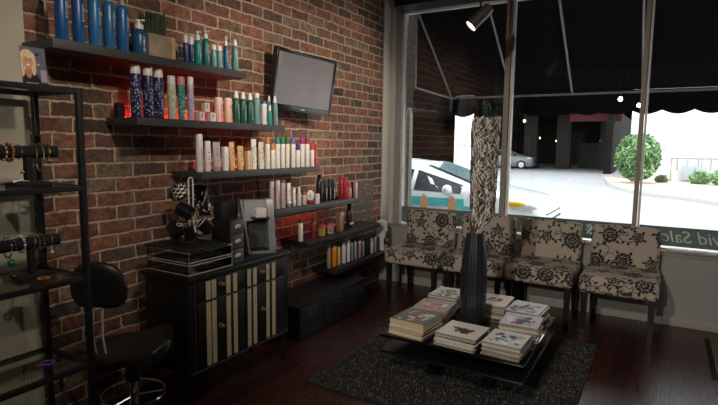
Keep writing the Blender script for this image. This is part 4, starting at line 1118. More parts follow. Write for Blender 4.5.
# ================================================================== JEWELLERY RACK (left)
RX0, RX1, RY0, RY1 = -2.604, -2.25, .25, 1.383
RZ = [1.717, 1.289, .877, .465]
rk = thing('display_rack', 'black steel display rack with glass shelves at the left edge', 'rack', ((RX0 + RX1) / 2, (RY0 + RY1) / 2, 0))
def Q(x, y, z): return (x - (RX0 + RX1) / 2, y - (RY0 + RY1) / 2, z)
h = .0125
for xx in (RX0, RX1):
    for yy in (RY0, RY1):
        MB().box(Q(xx - h, yy - h, 0), Q(xx + h, yy + h, RZ[0] + h), bev=.0015).build('post', M['blackmetal'], rk)
for z in RZ + [.10]:
    b = MB(); e = h - .001
    for xx in (RX0, RX1): b.box(Q(xx - e, RY0 + h, z - e), Q(xx + e, RY1 - h, z + e), bev=.001)
    for yy in (RY0, RY1): b.box(Q(RX0 + h, yy - e, z - e), Q(RX1 - h, yy + e, z + e), bev=.001)
    f = b.build('shelf_frame', M['blackmetal'], rk)
    MB().box(Q(RX0 + e, RY0 + e, z + .004), Q(RX1 - e, RY1 - e, z + .010)).build('glass_shelf', M['clearglass'], f)

# portrait leaflet in a clear stand on top of the rack
TZ = RZ[0] + .0105
LFT = True
lf = thing('leaflet_stand', 'leaflet with smiling blonde woman portrait standing on top of the rack', 'leaflet', (-2.385, 1.276, TZ))
lf.rotation_euler = (0, -.10, 0)
W_, H_ = .104, .172
M['print'] = attr_mat('printed_paper', .35, coat=.3)
L3 = lambda r, g, b: (lin(r), lin(g), lin(b), 1)
def portrait(u, v):
    x, y = u * 1.0, v * 1.65                       # units of the leaflet width
    def ell(cx, cy, a, b): return ((x - cx) / a) ** 2 + ((y - cy) / b) ** 2
    c = L3(92, 90, 108)
    if u > .76 and v < .45: c = L3(150, 140, 156)
    if ell(.30, .05, .46, .62) < 1 and v < .42: c = L3(24, 22, 28)
    if ell(.26, 1.10, .33, .44) < 1 or (ell(.02, .85, .13, .45) < 1) or ell(.48, .80, .10, .32) < 1: c = L3(214, 196, 160) if math.sin(60 * x + 8 * y) > -.5 else L3(176, 152, 112)   # blonde hair
    if ell(.27, .62, .13, .26) < 1: c = L3(168, 120, 96)       # neck
    if ell(.27, 1.02, .19, .29) < 1: c = L3(190, 138, 112)     # face
    if ell(.36, 1.30, .20, .12) < 1 and y > 1.05: c = L3(206, 186, 146)
    if ell(.27, .98, .035, .05) < 1: c = L3(206, 156, 130)
    if ell(.21, 1.10, .03, .018) < 1 or ell(.34, 1.10, .03, .018) < 1: c = L3(70, 50, 44)
    if ell(.28, .90, .075, .028) < 1: c = L3(240, 232, 226)
    if ell(.28, .875, .08, .012) < 1: c = L3(176, 84, 84)
    if v < .14: c = L3(40, 38, 46)
    if v < .11 and v > .07 and .12 < u < .6 and math.sin(u * 90) > -.3: c = L3(170, 168, 176)
    if .58 < u < .76 and .80 < v < .86: c = L3(30, 30, 42)
    if .60 < u < .75 and .56 < v < .60: c = L3(170, 166, 180)
    return c
M4 = Matrix(((0, 0, 1, .0032), (1, 0, 0, 0), (0, 1, 0, H_ / 2), (0, 0, 0, 1)))
painted_sheet('leaflet', W_, H_, 46, 76, portrait, M['print'], lf, M4)
MB().box((-.002, -W_ / 2 - .002, 0), (.003, W_ / 2 + .004, H_ + .002)).box((-.035, -W_ / 2, 0), (.03, W_ / 2, .003)).build('clear_holder', M['acrylic'], lf)

def bracelet_bar(zbar, zsh, yc, ya, yb, label):
    t = thing('bracelet_stand', label, 'bracelet stand', (-2.43, yc, zsh))
    MB().cyl((0, ya - yc, zbar - zsh), (0, yb - yc, zbar - zsh), .027, n=20).build('bar', M['velvet'], t)
    MB().box((-.014, -.014, .014), (.014, .014, zbar - zsh - .02), bev=.002).build('post', M['velvet'], t)
    MB().box((-.05, -.075, 0), (.05, .075, .016), bev=.005).build('base', M['velvet'], t)
    return t
M['velvet'] = mat('black_velvet', rgb(15, 14, 15), .9)
B1, B2 = 1.448, 1.043
bracelet_bar(B1, RZ[1] + .0105, 1.247, 1.11, 1.372, 'black velvet bracelet bar stand on the upper middle glass shelf')
bracelet_bar(B2, RZ[2] + .0105, 1.240, 1.10, 1.362, 'black velvet bracelet bar stand on the lower middle glass shelf')
M['gold'] = mat('gold', rgb(206, 170, 96), .3, 1.); M['pearl'] = pal((226, 214, 200), .25); M['greenbead'] = pal((36, 96, 60), .3); M['copperbead'] = pal((150, 72, 48), .35)
def bracelet(px, zb, mats_, thick, label, beads=0, drop=.0, charm=None):
    y = on_x(px, proj((-2.40, 1.2, zb))[1], -2.403).y
    R = (.030 if not drop else .035) + thick; t = thing('bracelet', label, 'bracelet', (-2.43, y, zb - drop / 2), 0, 'bracelets on the black bars')
    pts = [((R) * math.cos(a), .002 * math.sin(2 * a), (R + drop / 2) * math.sin(a)) for a in np.linspace(0, 2 * PI, 28, endpoint=False)]
    if beads:
        for q, mm in enumerate(mats_):
            b = MB()
            for k in range(q, beads, len(mats_)):
                a = 2 * PI * k / beads; b.ball((R * math.cos(a), 0, (R + drop / 2) * math.sin(a)), thick, u=8, v=5)
            b.build('beads', mm, t)
    else:
        MB().tube(pts, thick, n=7, closed=True).build('band', mats_[0], t)
    if charm:
        cm, sz, dz_ = charm
        MB().ball((R * .8, 0, -R - drop / 2 - dz_), sz, u=9, v=6).tube([(R * .7, 0, -R * .7 - drop / 2), (R * .8, 0, -R - drop / 2 - dz_)], .0015, n=5).build('charm', cm, t)
    return t
bracelet(6, B1, [M['pearl'], M['copperbead']], .0045, 'beaded pink and white bracelet on upper bar, leftmost', 22)
bracelet(12.2, B1, [M['gold'], M['copperbead']], .0075, 'chunky gold and copper striped bracelet on the upper bar', 18)
bracelet(21.5, B1, [M['silver']], .002, 'fine silver chain with round gold pendant on the upper bar', 0, .0, (M['gold'], .008, .055))
bracelet(35.5, B1, [M['gold']], .002, 'thin gold bangle on upper bar beside the rack post', 0, .03)
bracelet(42.5, B1, [M['silver']], .0022, 'thin silver bangle on upper bar between rack post and square charm', 0, .05)
bracelet(48.5, B1, [M['gold']], .005, 'gold bracelet with chunky square charm near the right end of upper bar', 0, .0, (M['gold'], .010, .004))
bracelet(10, B2, [M['greenbead'], M['silver']], .005, 'green beaded bracelet with hanging cluster on the lower bar', 20, .01, (M['greenbead'], .018, .02))
bracelet(15.5, B2, [M['pearl']], .0018, 'long thin pale chain on the lower bar', 26, .10)
bracelet(24, B2, [M['pearl'], M['silver']], .006, 'pearl bracelet on the lower bar', 18, .0)
bracelet(34.5, B2, [M['gold']], .004, 'gold bangle on the lower bar left of the rack post', 0)
bracelet(39.5, B2, [M['copperbead'], M['silver'], M['greenbead']], .004, 'multicoloured beaded bracelet on the lower bar', 24)
bracelet(44.2, B2, [M['greenbead'], M['silver']], .003, 'silver and green bracelet right of the multicoloured one', 26)
bracelet(52, B2, [M['silver']], .0022, 'silver bracelet with pale tag at right end of the lower bar', 0, .0, (M['pearl'], .007, .02))
def ringlet(p, R, thick, mats_, label, beads=0, name='bracelet', cat='bracelet'):
    t = thing(name, label, cat, (p.x, p.y, p.z + thick))
    if beads:
        for q, mm in enumerate(mats_):
            b = MB()
            for k in range(q, beads, len(mats_)):
                a = 2 * PI * k / beads; b.ball((R * math.cos(a), R * math.sin(a), 0), thick, u=8, v=5)
            b.build('beads', mm, t)
    else:
        MB().tube([(R * math.cos(a), R * math.sin(a), 0) for a in np.linspace(0, 2 * PI, 24, endpoint=False)], thick, n=7, closed=True).build('band', mats_[0], t)
ringlet(on_z(28, 376.5, RZ[3] + .011), .03, .004, [M['ink'], M['gold']], 'black and gold bead bracelet lying on the bottom glass shelf', 26)
ringlet(on_z(48, 364, RZ[3] + .011), .024, .006, [pal((86, 60, 150), .3), pal((120, 80, 170), .3)], 'purple bead bracelet lying on the bottom glass shelf', 16)
ringlet(on_z(39.5, 366, RZ[3] + .011), .010, .004, [M['copperbead']], 'small copper ring beside the purple bead bracelet', 0, 'ring', 'ring')
ringlet(on_z(7, 280.5, RZ[2] + .011), .012, .005, [M['ink']], 'small black ring on the lower middle glass shelf', 0, 'ring', 'ring')
ringlet(on_z(43.5, 279.5, RZ[2] + .011), .022, .006, [M['copperbead'], M['gold']], 'brown and gold bead bracelet lying beside the lower bar stand', 16)
p = on_z(49.5, 184, RZ[1] + .011); p.y = min(p.y, 1.345); p.x = -2.50
ringlet(p, .02, .007, [M['gold'], M['copperbead']], 'gold bracelet lying right of the upper bar stand base', 14)
t = thing('hair_clip', 'silver hair clip lying on the base of the upper bracelet stand', 'hair clip', (-2.405, 1.205, RZ[1] + .0265), .5)
MB().tube([(-.02, -.025, .003), (0, 0, .012), (.02, .025, .003)], .003, n=6).tube([(-.02, .01, .003), (.0, .0, .006), (.02, -.012, .003)], .003, n=6).build('clip', M['silver'], t)

# ================================================================== STOOL
st = thing('stool', 'black salon stool with saddle seat, low backrest and chrome foot ring', 'stool', (-2.31, 1.645, 0))
b = MB()
for k in range(5):
    a = 2 * PI * k / 5 + .3; e = (.19 * math.cos(a), .19 * math.sin(a))
    lg = MB().tube([(0, 0, .115), (e[0] * .5, e[1] * .5, .095), (e[0], e[1], .07)], [.024, .02, .014], n=8).build('leg', M['rubber'], st)
    MB().cyl((e[0], e[1] - .012, .026), (e[0], e[1] + .012, .026), .026, n=14).cyl((e[0], e[1], .03), (e[0], e[1], .075), .008).build('caster', M['rubber'], lg)
MB().lathe([(.032, .07), (.032, .14), (.025, .15), (.025, .30)], n=20).build('column', M['chrome'], st)
MB().lathe([(.033, .27), (.036, .29), (.036, .38), (.05, .40)], n=20).build('column_sleeve', M['rubber'], st)
fr_ = MB().tube([(.155 * math.cos(a), .155 * math.sin(a), .20) for a in np.linspace(0, 2 * PI, 40, endpoint=False)], .009, n=8, closed=True)
for k in range(3):
    a = 2 * PI * k / 3 + .8; fr_.tube([(.024 * math.cos(a), .024 * math.sin(a), .19), (.155 * math.cos(a), .155 * math.sin(a), .20)], .006, n=6)
fr_.build('foot_ring', M['chrome'], st)
# saddle seat
def saddle(u, v):
    """u across (x), v front to back (y): a padded saddle with raised front corners"""
    x = u * .195; y = v * .205
    z = .030 * u * u + .095 * max(0, v) ** 2.4 + .012 * max(0, -v) ** 2
    return Vector((x, y, z))
NU = 22
top = []; bm_ = MB()
def disc(u, v):                                    # square to rounded shape
    return u * math.sqrt(1 - v * v * .42), v * math.sqrt(1 - u * u * .42)
grid = [[None] * (NU + 1) for _ in range(NU + 1)]; gb = [[None] * (NU + 1) for _ in range(NU + 1)]
for i in range(NU + 1):
    for j in range(NU + 1):
        u, v = -1 + 2 * i / NU, -1 + 2 * j / NU; du, dv = disc(u, v); p = saddle(du, dv)
        e = max(abs(u), abs(v)); drop = .028 * max(0, (e - .72) / .28) ** 2
        grid[i][j] = bm_.bm.verts.new((p.x, p.y, .445 + p.z - drop + .01)); gb[i][j] = bm_.bm.verts.new((p.x * .97, p.y * .97, .445 + p.z * (.35 if v > 0 else 1) - .060 - .018 * max(0, -v) + .012 * max(0, (e - .72) / .28)))
for i in range(NU):
    for j in range(NU):
        bm_.bm.faces.new((grid[i][j], grid[i + 1][j], grid[i + 1][j + 1], grid[i][j + 1])); bm_.bm.faces.new((gb[i][j], gb[i][j + 1], gb[i + 1][j + 1], gb[i + 1][j]))
for k in range(NU):
    for (A, B_) in (((k, 0), (k + 1, 0)), ((NU, k), (NU, k + 1)), ((NU - k, NU), (NU - k - 1, NU)), ((0, NU - k), (0, NU - k - 1))):
        bm_.bm.faces.new((grid[A[0]][A[1]], gb[A[0]][A[1]], gb[B_[0]][B_[1]], grid[B_[0]][B_[1]]))
seat = bm_.build('seat', M['leather'], st, angle=60); seat.rotation_euler = (0, 0, -.62)
# backrest (kidney shaped pad) on two chrome rods, on the rack side of the seat
bc = Vector((-.02, -.162, .785))
b = MB(); nn_ = 30; rings = []
def pad(a, s, off):
    w_, h_ = .140, .142
    x = w_ * s * math.copysign(abs(math.cos(a)) ** .8, math.cos(a)); z = h_ * s * math.copysign(abs(math.sin(a)) ** .85, math.sin(a))
    if z < 0: z *= .82 - .22 * (1 - min(1, abs(x) / w_)) 
    y = .9 * x * x + off - .008 * (z / .11)
    ca_, sa_ = math.cos(-.5), math.sin(-.5)            # the pad faces the seat, which is turned towards the cabinet
    return (bc.x + x * ca_ + y * sa_, bc.y - x * sa_ + y * ca_, bc.z + z)
for s, off in ((.05, .034), (.5, .033), (.8, .028), (.95, .017), (1., 0), (.95, -.017), (.8, -.024), (.4, -.026), (.05, -.026)):
    rings.append([pad(2 * PI * i / nn_, s, off) for i in range(nn_)])
b.loft(rings); bk = b.build('backrest', M['leather'], st, angle=70)
for s in (-.022, .022):
    MB().tube([(bc.x + s, bc.y + s * .5, bc.z - .04), (bc.x + s, bc.y + s * .5 - .01, .56), (bc.x + s, bc.y + s * .5 + .004, .46), (bc.x * .6 + s, -.10, .40), (s, -.05, .398)], .0055, n=8).build('back_rod', pal((190, 184, 176), .25), st)

# ================================================================== FLORAL CHAIRS
# printed damask: one repeat of the cloth is computed once as a mask, then laid over every cushion
RES = 420; SPAN = .84
def damask():
    g = (np.arange(RES) + .5) / RES * SPAN
    X, Y = np.meshgrid(g, g, indexing='xy')
    K = np.zeros((RES, RES)); rnd = random.Random(11)
    def wrap(d): return (d + SPAN / 2) % SPAN - SPAN / 2
    blooms = []
    for i in range(4):
        for j in range(4):
            blooms.append(((i + .5 + (.5 if j % 2 else 0)) * SPAN / 4 + rnd.uniform(-.02, .02), (j + .5) * SPAN / 4 + rnd.uniform(-.02, .02), rnd.uniform(.066, .078) if (i + j) % 3 else .046, rnd.uniform(0, 6)))
    def disc(x, y, r): 
        ex, ey = wrap(X - x), wrap(Y - y); K[ex * ex + ey * ey < r * r] = 1
    def leaf(x, y, a, l, w):
        ex, ey = wrap(X - x), wrap(Y - y); c_, s_ = math.cos(a), math.sin(a)
        p = ex * c_ + ey * s_ - l; q = -ex * s_ + ey * c_
        K[(np.abs(p) < l) & (np.abs(q) < w * (1 - (p / l) ** 2))] = 1
    # long curling stems with leaves first, the flowers over them
    for cx, cy, R, ph in blooms:
        for sg in (1, -1):
            tx, ty = cx + .8 * R * math.cos(ph), cy + .8 * R * math.sin(ph); ang = ph + .5 * sg; k = rnd.uniform(.9, 1.3)
            for n in range(88):
                ang += sg * (.010 + .00105 * n * k); tx += .0028 * math.cos(ang); ty += .0028 * math.sin(ang)
                disc(tx, ty, .0032)
                if n in (14, 28, 42): leaf(tx, ty, ang - sg * 1.0, .016, .010)
            ph += 2.4
    for cx, cy, R, ph in blooms:
        dx, dy = wrap(X - cx), wrap(Y - cy); r = np.hypot(dx, dy); a = np.arctan2(dy, dx) + ph
        outer = R * (.80 + .20 * np.abs(np.cos(4 * a)) ** .6 + .035 * np.cos(24 * a))
        inner = R * (.46 + .12 * np.abs(np.cos(3 * a + 1)) ** .6)
        K[r < R * 1.1] = 0
        f = r < outer
        f &= ~((np.abs(np.sin(4 * a)) < .11) & (r > R * .62))
        f &= ~(np.abs(r - inner) < .0024)
        f &= ~((np.abs(np.sin(3 * a + 1)) < .10) & (r < inner) & (r > R * .2))
        f &= ~(np.abs(r - R * .17) < .0018)
        K[f] = 1
        for k in range(5):
            la = ph + k * 2 * PI / 5 + .3; leaf(cx + .92 * R * math.cos(la), cy + .92 * R * math.sin(la), la + .5, .20 * R + .006, .010)
    return K
KM = damask()
CL_BG = np.array([lin(176), lin(162), lin(146), 1]); CL_FG = np.array([lin(20), lin(18), lin(20), 1])
M['damask'] = attr_mat('damask_cloth', .8, bump=.08)

def cushion(name, size, r, res, parent, loc, off, rot=None, bulge=.0):
    """rounded box whose cloth print runs on from face to face (stored per vertex)"""
    hx, hy, hz = [s / 2 for s in size]
    verts = []; faces = []; cols = []
    def face(ax, sg):
        u_ax, v_ax = {0: (1, 2), 1: (0, 2), 2: (0, 1)}[ax]
        hs = (hx, hy, hz); fine = not ((ax == 1 and sg > 0) or (ax == 2 and sg < 0))
        st_ = res if fine else .03
        nu = max(2, int(2 * hs[u_ax] / st_)); nv = max(2, int(2 * hs[v_ax] / st_)); base = len(verts)
        for j in range(nv + 1):
            for i in range(nu + 1):
                p = [0, 0, 0]; p[ax] = sg * hs[ax]; p[u_ax] = (-1 + 2 * i / nu) * hs[u_ax]; p[v_ax] = (-1 + 2 * j / nv) * hs[v_ax]
                c = [max(-hs[k] + r, min(hs[k] - r, p[k])) for k in range(3)]
                d = Vector([p[k] - c[k] for k in range(3)]); q = Vector(c) + (d.normalized() * r if d.length > 1e-9 else Vector())
                if bulge:
                    w_ = (1 - (p[u_ax] / hs[u_ax]) ** 2) * (1 - (p[v_ax] / hs[v_ax]) ** 2)
                    q[ax] += sg * bulge * w_
                verts.append(tuple(q))
                # unfold: front (−y) is the reference, top and sides continue from it
                if ax == 1: U, V = p[0], p[2]
                elif ax == 2: U, V = p[0], hz + (p[1] + hy)
                else: U, V = sg * (hx + (p[1] + hy)), p[2]
                ix = int(((U + off[0]) % SPAN) / SPAN * RES) % RES; iy = int(((V + off[1]) % SPAN) / SPAN * RES) % RES
                k = KM[iy, ix]; cols.append(CL_BG * (1 - k) + CL_FG * k)
        for j in range(nv):
            for i in range(nu):
                a = base + j * (nu + 1) + i; q = (a, a + 1, a + nu + 2, a + nu + 1)
                flip = (sg > 0) if ax == 1 else (sg < 0)
                faces.append(q[::-1] if flip else q)
    for ax in (0, 1, 2):
        for sg in (-1, 1): face(ax, sg)
    me = bpy.data.meshes.new(name); me.from_pydata(verts, [], faces); set_print(me, cols); me.materials.append(M['damask'])
    for p in me.polygons: p.use_smooth = True
    o = link(name, me, parent, loc, rot); return o

SEAT_Z0, SEAT_Z1 = .352, .500
def chair(cx, yf, label, off, rz=0.):
    yb = 4.985
    t = thing('dining_chair', label, 'chair', (cx, (yf + yb) / 2, 0), rz, 'floral chairs along the window')
    hy = (yb - yf) / 2
    sd = hy * 2 - .05
    cushion('seat', (.556, sd, SEAT_Z1 - SEAT_Z0), .035, .0058, t, (0, -hy + sd / 2, (SEAT_Z0 + SEAT_Z1) / 2), (off[0], off[1]), bulge=.007)
    cushion('backrest', (.515, .085, .355), .030, .0052, t, (0, hy - .06, .655), (off[0] + .31, off[1] + .4), rot=(-.05, 0, 0), bulge=.006)
    for sx in (-1, 1):
        MB().loft([[(sx * .235 + a * .017, -hy + .045 + b_ * .017, 0) for a, b_ in ((-1, -1), (1, -1), (1, 1), (-1, 1))], [(sx * .235 + a * .024, -hy + .045 + b_ * .024, SEAT_Z0 + .02) for a, b_ in ((-1, -1), (1, -1), (1, 1), (-1, 1))]]).build('leg', M['blackwood'], t)
        MB().loft([[(sx * .225 + a * .017, hy - .055 + b_ * .017, 0) for a, b_ in ((-1, -1), (1, -1), (1, 1), (-1, 1))], [(sx * .225 + a * .022, hy - .085 + b_ * .022, SEAT_Z0 + .02) for a, b_ in ((-1, -1), (1, -1), (1, 1), (-1, 1))]]).build('leg', M['blackwood'], t)
    MB().box((-.20, hy - .085, SEAT_Z1 - .06), (.20, hy - .045, .53), bev=.006).build('back_support', M['blackmatt'], t)
    return t
chair(-2.035, 4.42, 'floral cushioned chair in the corner beside the brick wall', (.10, .05))
chair(-1.44, 4.42, 'floral cushioned chair partly hidden behind the tall black vase', (.42, .27))
chair(-.865, 4.40, 'floral cushioned chair right of the vase, next to the one on the end', (.66, .51))
chair(-.262, 4.36, 'floral cushioned chair at the right end of the row', (.23, .66))

# ================================================================== RUG, COFFEE TABLE, MAGAZINES
RGX0, RGX1, RGY0, RGY1 = -1.86, -.355, 2.545, 4.20
rug = thing('shag_rug', 'dark charcoal shaggy rug under the low table', 'rug', ((RGX0 + RGX1) / 2, (RGY0 + RGY1) / 2, 0))
hx, hy = (RGX1 - RGX0) / 2, (RGY1 - RGY0) / 2
MB().box((-hx, -hy, 0), (hx, hy, .008), bev=.003).build('backing', M['rubber'], rug)
rng = np.random.default_rng(4); NB = 60000
bx_ = rng.uniform(-hx, hx, NB); by_ = rng.uniform(-hy, hy, NB); ba = rng.uniform(0, 2 * PI, NB); bl = rng.uniform(.008, .018, NB); le = rng.uniform(0, .010, NB); la = rng.uniform(0, 2 * PI, NB)
tcx, tcy, tlx, tly = (-1.50 - .598) / 2 - rug.location.x, (2.825 + 3.80) / 2 - rug.location.y, (1.50 - .598) / 2 - .27, (3.80 - 2.825) / 2 - .27
keep = ~((np.abs(np.abs(bx_ - tcx) - tlx) < .055) & (np.abs(np.abs(by_ - tcy) - tly) < .055))     # no yarn stands under the table legs
bx_, by_, ba, bl, le, la = [q_[keep] for q_ in (bx_, by_, ba, bl, le, la)]; NB = len(bx_)
wv = .0022
V_ = np.zeros((NB, 3, 3)); V_[:, 0, 0] = bx_ - wv * np.cos(ba); V_[:, 0, 1] = by_ - wv * np.sin(ba); V_[:, 1, 0] = bx_ + wv * np.cos(ba); V_[:, 1, 1] = by_ + wv * np.sin(ba)
V_[:, 0, 2] = V_[:, 1, 2] = .007; V_[:, 2, 0] = bx_ + le * np.cos(la); V_[:, 2, 1] = by_ + le * np.sin(la); V_[:, 2, 2] = .008 + bl
tone = rng.choice([0, 1, 2, 3], NB, p=[.5, .3, .14, .06]); TC = np.array([[lin(40), lin(38), lin(36), 1], [lin(62), lin(59), lin(56), 1], [lin(96), lin(92), lin(87), 1], [lin(164), lin(157), lin(149), 1]])
me = bpy.data.meshes.new('pile'); me.from_pydata(V_.reshape(-1, 3).tolist(), [], np.arange(NB * 3).reshape(-1, 3).tolist())
set_print(me, np.repeat(TC[tone], 3, axis=0)); me.materials.append(attr_mat('shag_yarn', .9)); link('pile', me, rug)

TX0, TX1, TY0, TY1, TTOP, TLOW = -1.50, -.598, 2.825, 3.80, .31, .205
tb = thing('coffee_table', 'low square black two tier coffee table standing on the rug', 'table', ((TX0 + TX1) / 2, (TY0 + TY1) / 2, .0088))
tx, ty_ = (TX1 - TX0) / 2, (TY1 - TY0) / 2
MB().box((-tx, -ty_, TTOP - .008 - .018), (tx, ty_, TTOP - .008), bev=.003).build('table_top', M['mirrorblack'], tb)
MB().box((-tx + .004, -ty_ + .004, TLOW - .008 - .018), (tx - .004, ty_ - .004, TLOW - .008), bev=.003).build('lower_shelf', M['black'], tb)
for sx in (-1, 1):
    for sy in (-1, 1):
        MB().box((sx * (tx - .27) - .03, sy * (ty_ - .27) - .03, .0), (sx * (tx - .27) + .03, sy * (ty_ - .27) + .03, TLOW - .026), bev=.003).build('leg', M['black'], tb)
        MB().box((sx * (tx - .27) - .02, sy * (ty_ - .27) - .02, TLOW - .008), (sx * (tx - .27) + .02, sy * (ty_ - .27) + .02, TTOP - .026), bev=.003).build('spacer', M['black'], tb)

COVERS = []
def cover_fn(seed, base, cols, style):
    rnd = random.Random(seed)
    blobs = [(rnd.uniform(.15, .85), rnd.uniform(.12, .75), rnd.uniform(.03, .17), rnd.uniform(.02, .10), rnd.uniform(0, 3), rnd.choice(cols)) for _ in range(26)]
    if style == 'centre': blobs = [(.5 + rnd.uniform(-.18, .18), .45 + rnd.uniform(-.12, .14), rnd.uniform(.04, .18), rnd.uniform(.02, .10), rnd.uniform(0, 3), rnd.choice(cols)) for _ in range(18)]
    def fn(u, v):
        c = base
        for (x, y, a, b, t, k) in blobs:
            dx, dy = u - x, v - y; p = dx * math.cos(t) + dy * math.sin(t); q = -dx * math.sin(t) + dy * math.cos(t)
            if (p / a) ** 2 + (q / b) ** 2 < 1 + .25 * math.sin(9 * math.atan2(q, p) + seed): c = k
        return L3(*c)
    return fn
M['cover'] = attr_mat('glossy_magazine_cover', .5)
M['pages'] = [mat('page_edges_%d' % i, rgb(*c), .8, var=.15, scale=200) for i, c in enumerate([(176, 168, 156), (130, 118, 102), (200, 194, 186), (146, 132, 112), (186, 168, 132)])]
SPINE = [(206, 202, 196), (60, 56, 56), (150, 60, 54), (196, 190, 170), (90, 110, 120), (170, 150, 120), (220, 216, 210), (48, 48, 60)]
ORD = ['topmost', 'second', 'third', 'fourth', 'fifth', 'sixth', 'seventh', 'eighth', 'ninth', 'tenth', 'eleventh']
def stack(cx, cy, layers, rz, where, top, sizes=(.215, .275), seed=0, pages=None):
    """layers: thicknesses from the bottom up"""
    rnd = random.Random(seed); z = TTOP + .0006; n = len(layers)
    for i, th in enumerate(layers):
        last = i == n - 1
        w_, d_ = sizes[0] * rnd.uniform(.97, 1.0), sizes[1] * rnd.uniform(.97, 1.0)
        od = ORD[n - 1 - i] if n - 1 - i < 11 else 'low'
        thick = th > .03
        label = ('%s magazine of the stack %s' if not thick else '%s volume, thick book on the stack %s') % (od, where)
        if last: label = top + ', on top of stack ' + where
        jx, jy = (rnd.uniform(-.006, .006), rnd.uniform(-.006, .006))
        t = thing('book' if thick else 'magazine', label, 'book' if thick else 'magazine', (cx + jx, cy + jy, z), rz + (0 if last else rnd.uniform(-.05, .05)), 'magazines on the coffee table')
        pm = pages or M['pages'][rnd.randrange(4)]
        MB().box((-w_ / 2 + .002, -d_ / 2 + .002, .0004), (w_ / 2 - .002, d_ / 2 - .002, th - .0008)).build('pages', pm, t)
        if last:
            base, cols, style = cv
            painted_sheet('cover', w_, d_, 44, 56, cover_fn(seed, base, cols, style), M['cover'], t, Matrix.Translation((0, 0, th)) @ Matrix.Rotation(rot90, 4, 'Z') if False else Matrix.Translation((0, 0, th)))
        else:
            MB().box((-w_ / 2, -d_ / 2, th - .0008), (w_ / 2, d_ / 2, th), mi=0).build('cover', pal(rnd.choice(SPINE), .35), t)
        MB().box((-w_ / 2 - .0006, -d_ / 2, 0), (-w_ / 2 + .002, d_ / 2, th - .001)).box((-w_ / 2, -d_ / 2, 0), (w_ / 2, d_ / 2, .0004)).build('spine', pal(rnd.choice(SPINE), .4), t)
        z += th + .0004
cv = ((82, 86, 72), [(196, 186, 160), (150, 50, 40), (60, 90, 60), (180, 150, 110)], 'mix')
stack(-1.32, 2.985, [.008, .007, .009, .008, .008, .008, .009, .042], -.08, 'at front left table corner', 'thick green grey book with colourful cover', (.24, .27), 1, M['pages'][4])
cv = ((150, 128, 112), [(190, 70, 60), (206, 196, 176), (110, 96, 80), (200, 110, 90)], 'mix')
stack(-1.33, 3.32, [.007, .008, .008, .007, .009, .008, .008, .007, .008, .009], .05, 'along left side of table', 'reddish patterned magazine', (.24, .26), 2)
cv = ((196, 190, 172), [(90, 92, 60), (50, 50, 40), (150, 140, 100), (120, 80, 60)], 'mix')
stack(-1.35, 3.635, [.008, .009, .008, .007, .009, .008, .008, .009, .008, .009, .01], .02, 'at back left table corner', 'pale magazine with green brown cover', (.215, .26), 3)
cv = ((206, 198, 186), [(84, 44, 26), (40, 28, 24), (160, 96, 44), (60, 36, 60)], 'centre')
stack(-1.0, 2.965, [.009, .008, .008, .008, .008, .009, .009, .008, .01], -.04, 'at front middle of table', 'white magazine with brown picture', (.255, .26), 4)
cv = ((214, 206, 200), [(140, 46, 30), (196, 110, 60), (90, 30, 26), (226, 180, 150)], 'centre')
stack(-1.0, 3.63, [.009, .008, .009, .009, .009, .008, .009, .008, .009, .009, .01], .02, 'behind the black vase', 'magazine with red brown cover picture', (.22, .27), 5)
cv = ((206, 208, 206), [(150, 150, 150), (180, 180, 176), (120, 116, 112), (90, 84, 80)], 'mix')
stack(-.762, 3.62, [.009, .008, .008, .009, .008, .009, .009, .009, .01], -.05, 'at back right table corner', 'silvery white magazine', (.23, .27), 6)
cv = ((196, 190, 192), [(60, 60, 96), (150, 60, 66), (220, 220, 220), (70, 80, 70)], 'mix')
stack(-.73, 3.30, [.009, .008, .008, .009, .008, .009, .008, .009, .009, .01], .05, 'along right side of table', 'magazine with blue and red picture cover', (.235, .25), 7)
cv = ((200, 198, 190), [(90, 110, 130), (60, 70, 80), (150, 160, 160), (226, 226, 220)], 'mix')
stack(-.73, 2.97, [.009, .008, .008, .008, .008, .009, .009, .008, .009], -.03, 'at front right table corner', 'white magazine with grey blue picture cover', (.225, .25), 8)

# ================================================================== VASE AND TWIGS
vz = TTOP + .0006
vs = thing('vase', 'tall glossy black ribbed vase standing in the middle of the table', 'vase', (-1.052, 3.305, vz))
prof = [(.068, 0), (.074, .01), (.08, .08), (.085, .20), (.085, .33), (.079, .44), (.068, .53), (.058, .60), (.056, .625), (.05, .625), (.05, .60), (.06, .53), (.065, .3), (.06, .02), (.0005, .015)]
MB().lathe(prof, n=72, rib=.022, nrib=18).build('body', M['vase'], vs)
tw = thing('dried_twigs', 'tall bundle of curly dried twigs standing in the black vase', 'twigs', (-1.052, 3.305, vz + .03))
tw_top = on_y(484, 116, 3.305).z - vz - .03
TM = [mat('pale_twig', rgb(232, 226, 218), .7), mat('mid_brown_twig', rgb(112, 90, 72), .8), mat('dark_twig', rgb(44, 36, 32), .8)]
rnd = random.Random(21); BB = [MB(), MB(), MB()]
def lean(z):
    f = min(1, max(0, (z + .03 - .60) / .17)); return .040 * f * f * (3 - 2 * f)
def env(z):                                        # radius of the bundle
    zr = z + .03
    if zr < .6: return .020 + .022 * min(1, zr / .6)
    f = min(1, max(0, zr - .64) / .12); g = min(1, max(0, (zr - .74) / .62))
    return .044 + .036 * f + .012 * g
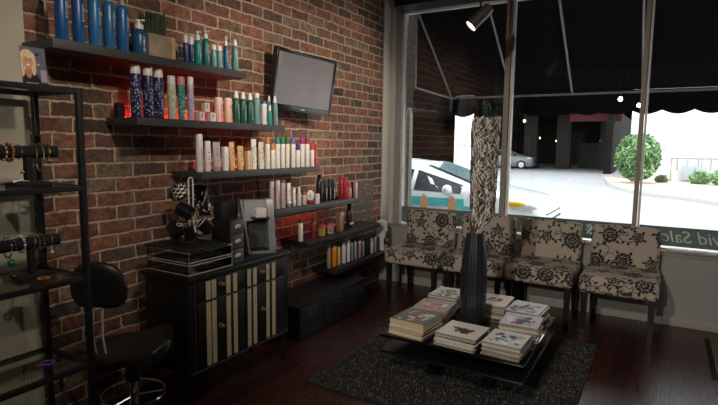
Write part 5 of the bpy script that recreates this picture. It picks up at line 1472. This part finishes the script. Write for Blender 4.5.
for i in range(680):
    a = rnd.uniform(0, 2 * PI); q = math.sqrt(rnd.uniform(.12, 1)); tops = tw_top * rnd.uniform(.90, 1.0); z0 = 0. if i < 60 else rnd.uniform(.55, .85); n = 30
    am, ph, fr2, sw = rnd.uniform(.06, .26), rnd.uniform(0, 6), rnd.uniform(25, 75), rnd.uniform(-1.2, 1.2)
    pts = []
    for k in range(n):
        z = z0 + (tops - z0) * k / (n - 1); e = env(z); wob = 1 if z > .6 else .2
        aa = a + sw * (z - z0) + am * 1.4 * math.sin(z * fr2 + ph) * wob; r = e * min(1., q + am * .7 * math.sin(z * fr2 * .8 + ph * 2) * wob)
        pts.append((r * math.cos(aa) + lean(z) * .86, r * math.sin(aa) + lean(z) * .5, z))
    kk = 0 if rnd.random() < .42 else (1 if rnd.random() < .6 else 2)
    BB[kk].tube(pts, rnd.uniform(.0014, .0030), n=4)
for k, nm in enumerate(('pale_twigs', 'brown_twigs', 'dark_twigs')):
    o = BB[k].build(nm, TM[k], tw); o['kind'] = 'stuff'

# ================================================================== TRACK SPOTLIGHTS
def head(loc, direction, label, lit=True):
    t = thing('track_spotlight', label, 'spotlight', loc, 0, 'spotlights on the ceiling track')
    d = Vector(direction).normalized(); p0 = -d * .10; p1 = d * .10
    q = d.to_track_quat('Z', 'Y').to_matrix().to_4x4(); q.translation = p0
    MB().lathe([(.03, 0), (.042, .012), (.046, .19), (.049, .20), (.044, .20), (.042, .185)], n=24, M4=q, caps=False).lathe([(.0005, .002), (.03, 0)], n=24, M4=q, caps=False).build('housing', M['tracksilver'], t)
    MB().lathe([(.0005, .188), (.0425, .188)], n=24, M4=q, caps=False).build('lamp_lens', M['lampface'], t)
    MB().tube([(0, 0, CEIL - loc[2] - .0005), (0, 0, .07), p0 * .35 + Vector((0, 0, .03))], .008, n=8).build('stem', M['blackmetal'], t)
    MB().cyl((0, 0, CEIL - loc[2] - .025), (0, 0, CEIL - loc[2] - .0005), .05, n=20).build('ceiling_plate', M['blackmetal'], t)
    return t
M['tracksilver'] = mat('grey_lamp_housing', rgb(120, 114, 108), .4, .6)
hp_ = on_z(480.5, 16.5, 2.45)
head(hp_, (-.62, -.35, -.72), 'grey cylindrical spotlight hanging lit before the window')
head(Vector((-.79, -.38, 2.45)), (-.3, .75, -.55), 'lit spotlight whose reflection shows in the glass above the bush')
head(Vector((-.58, -2.2, 2.45)), (-.2, .8, -.5), 'farther lit spotlight reflected in the glass next to mullion')
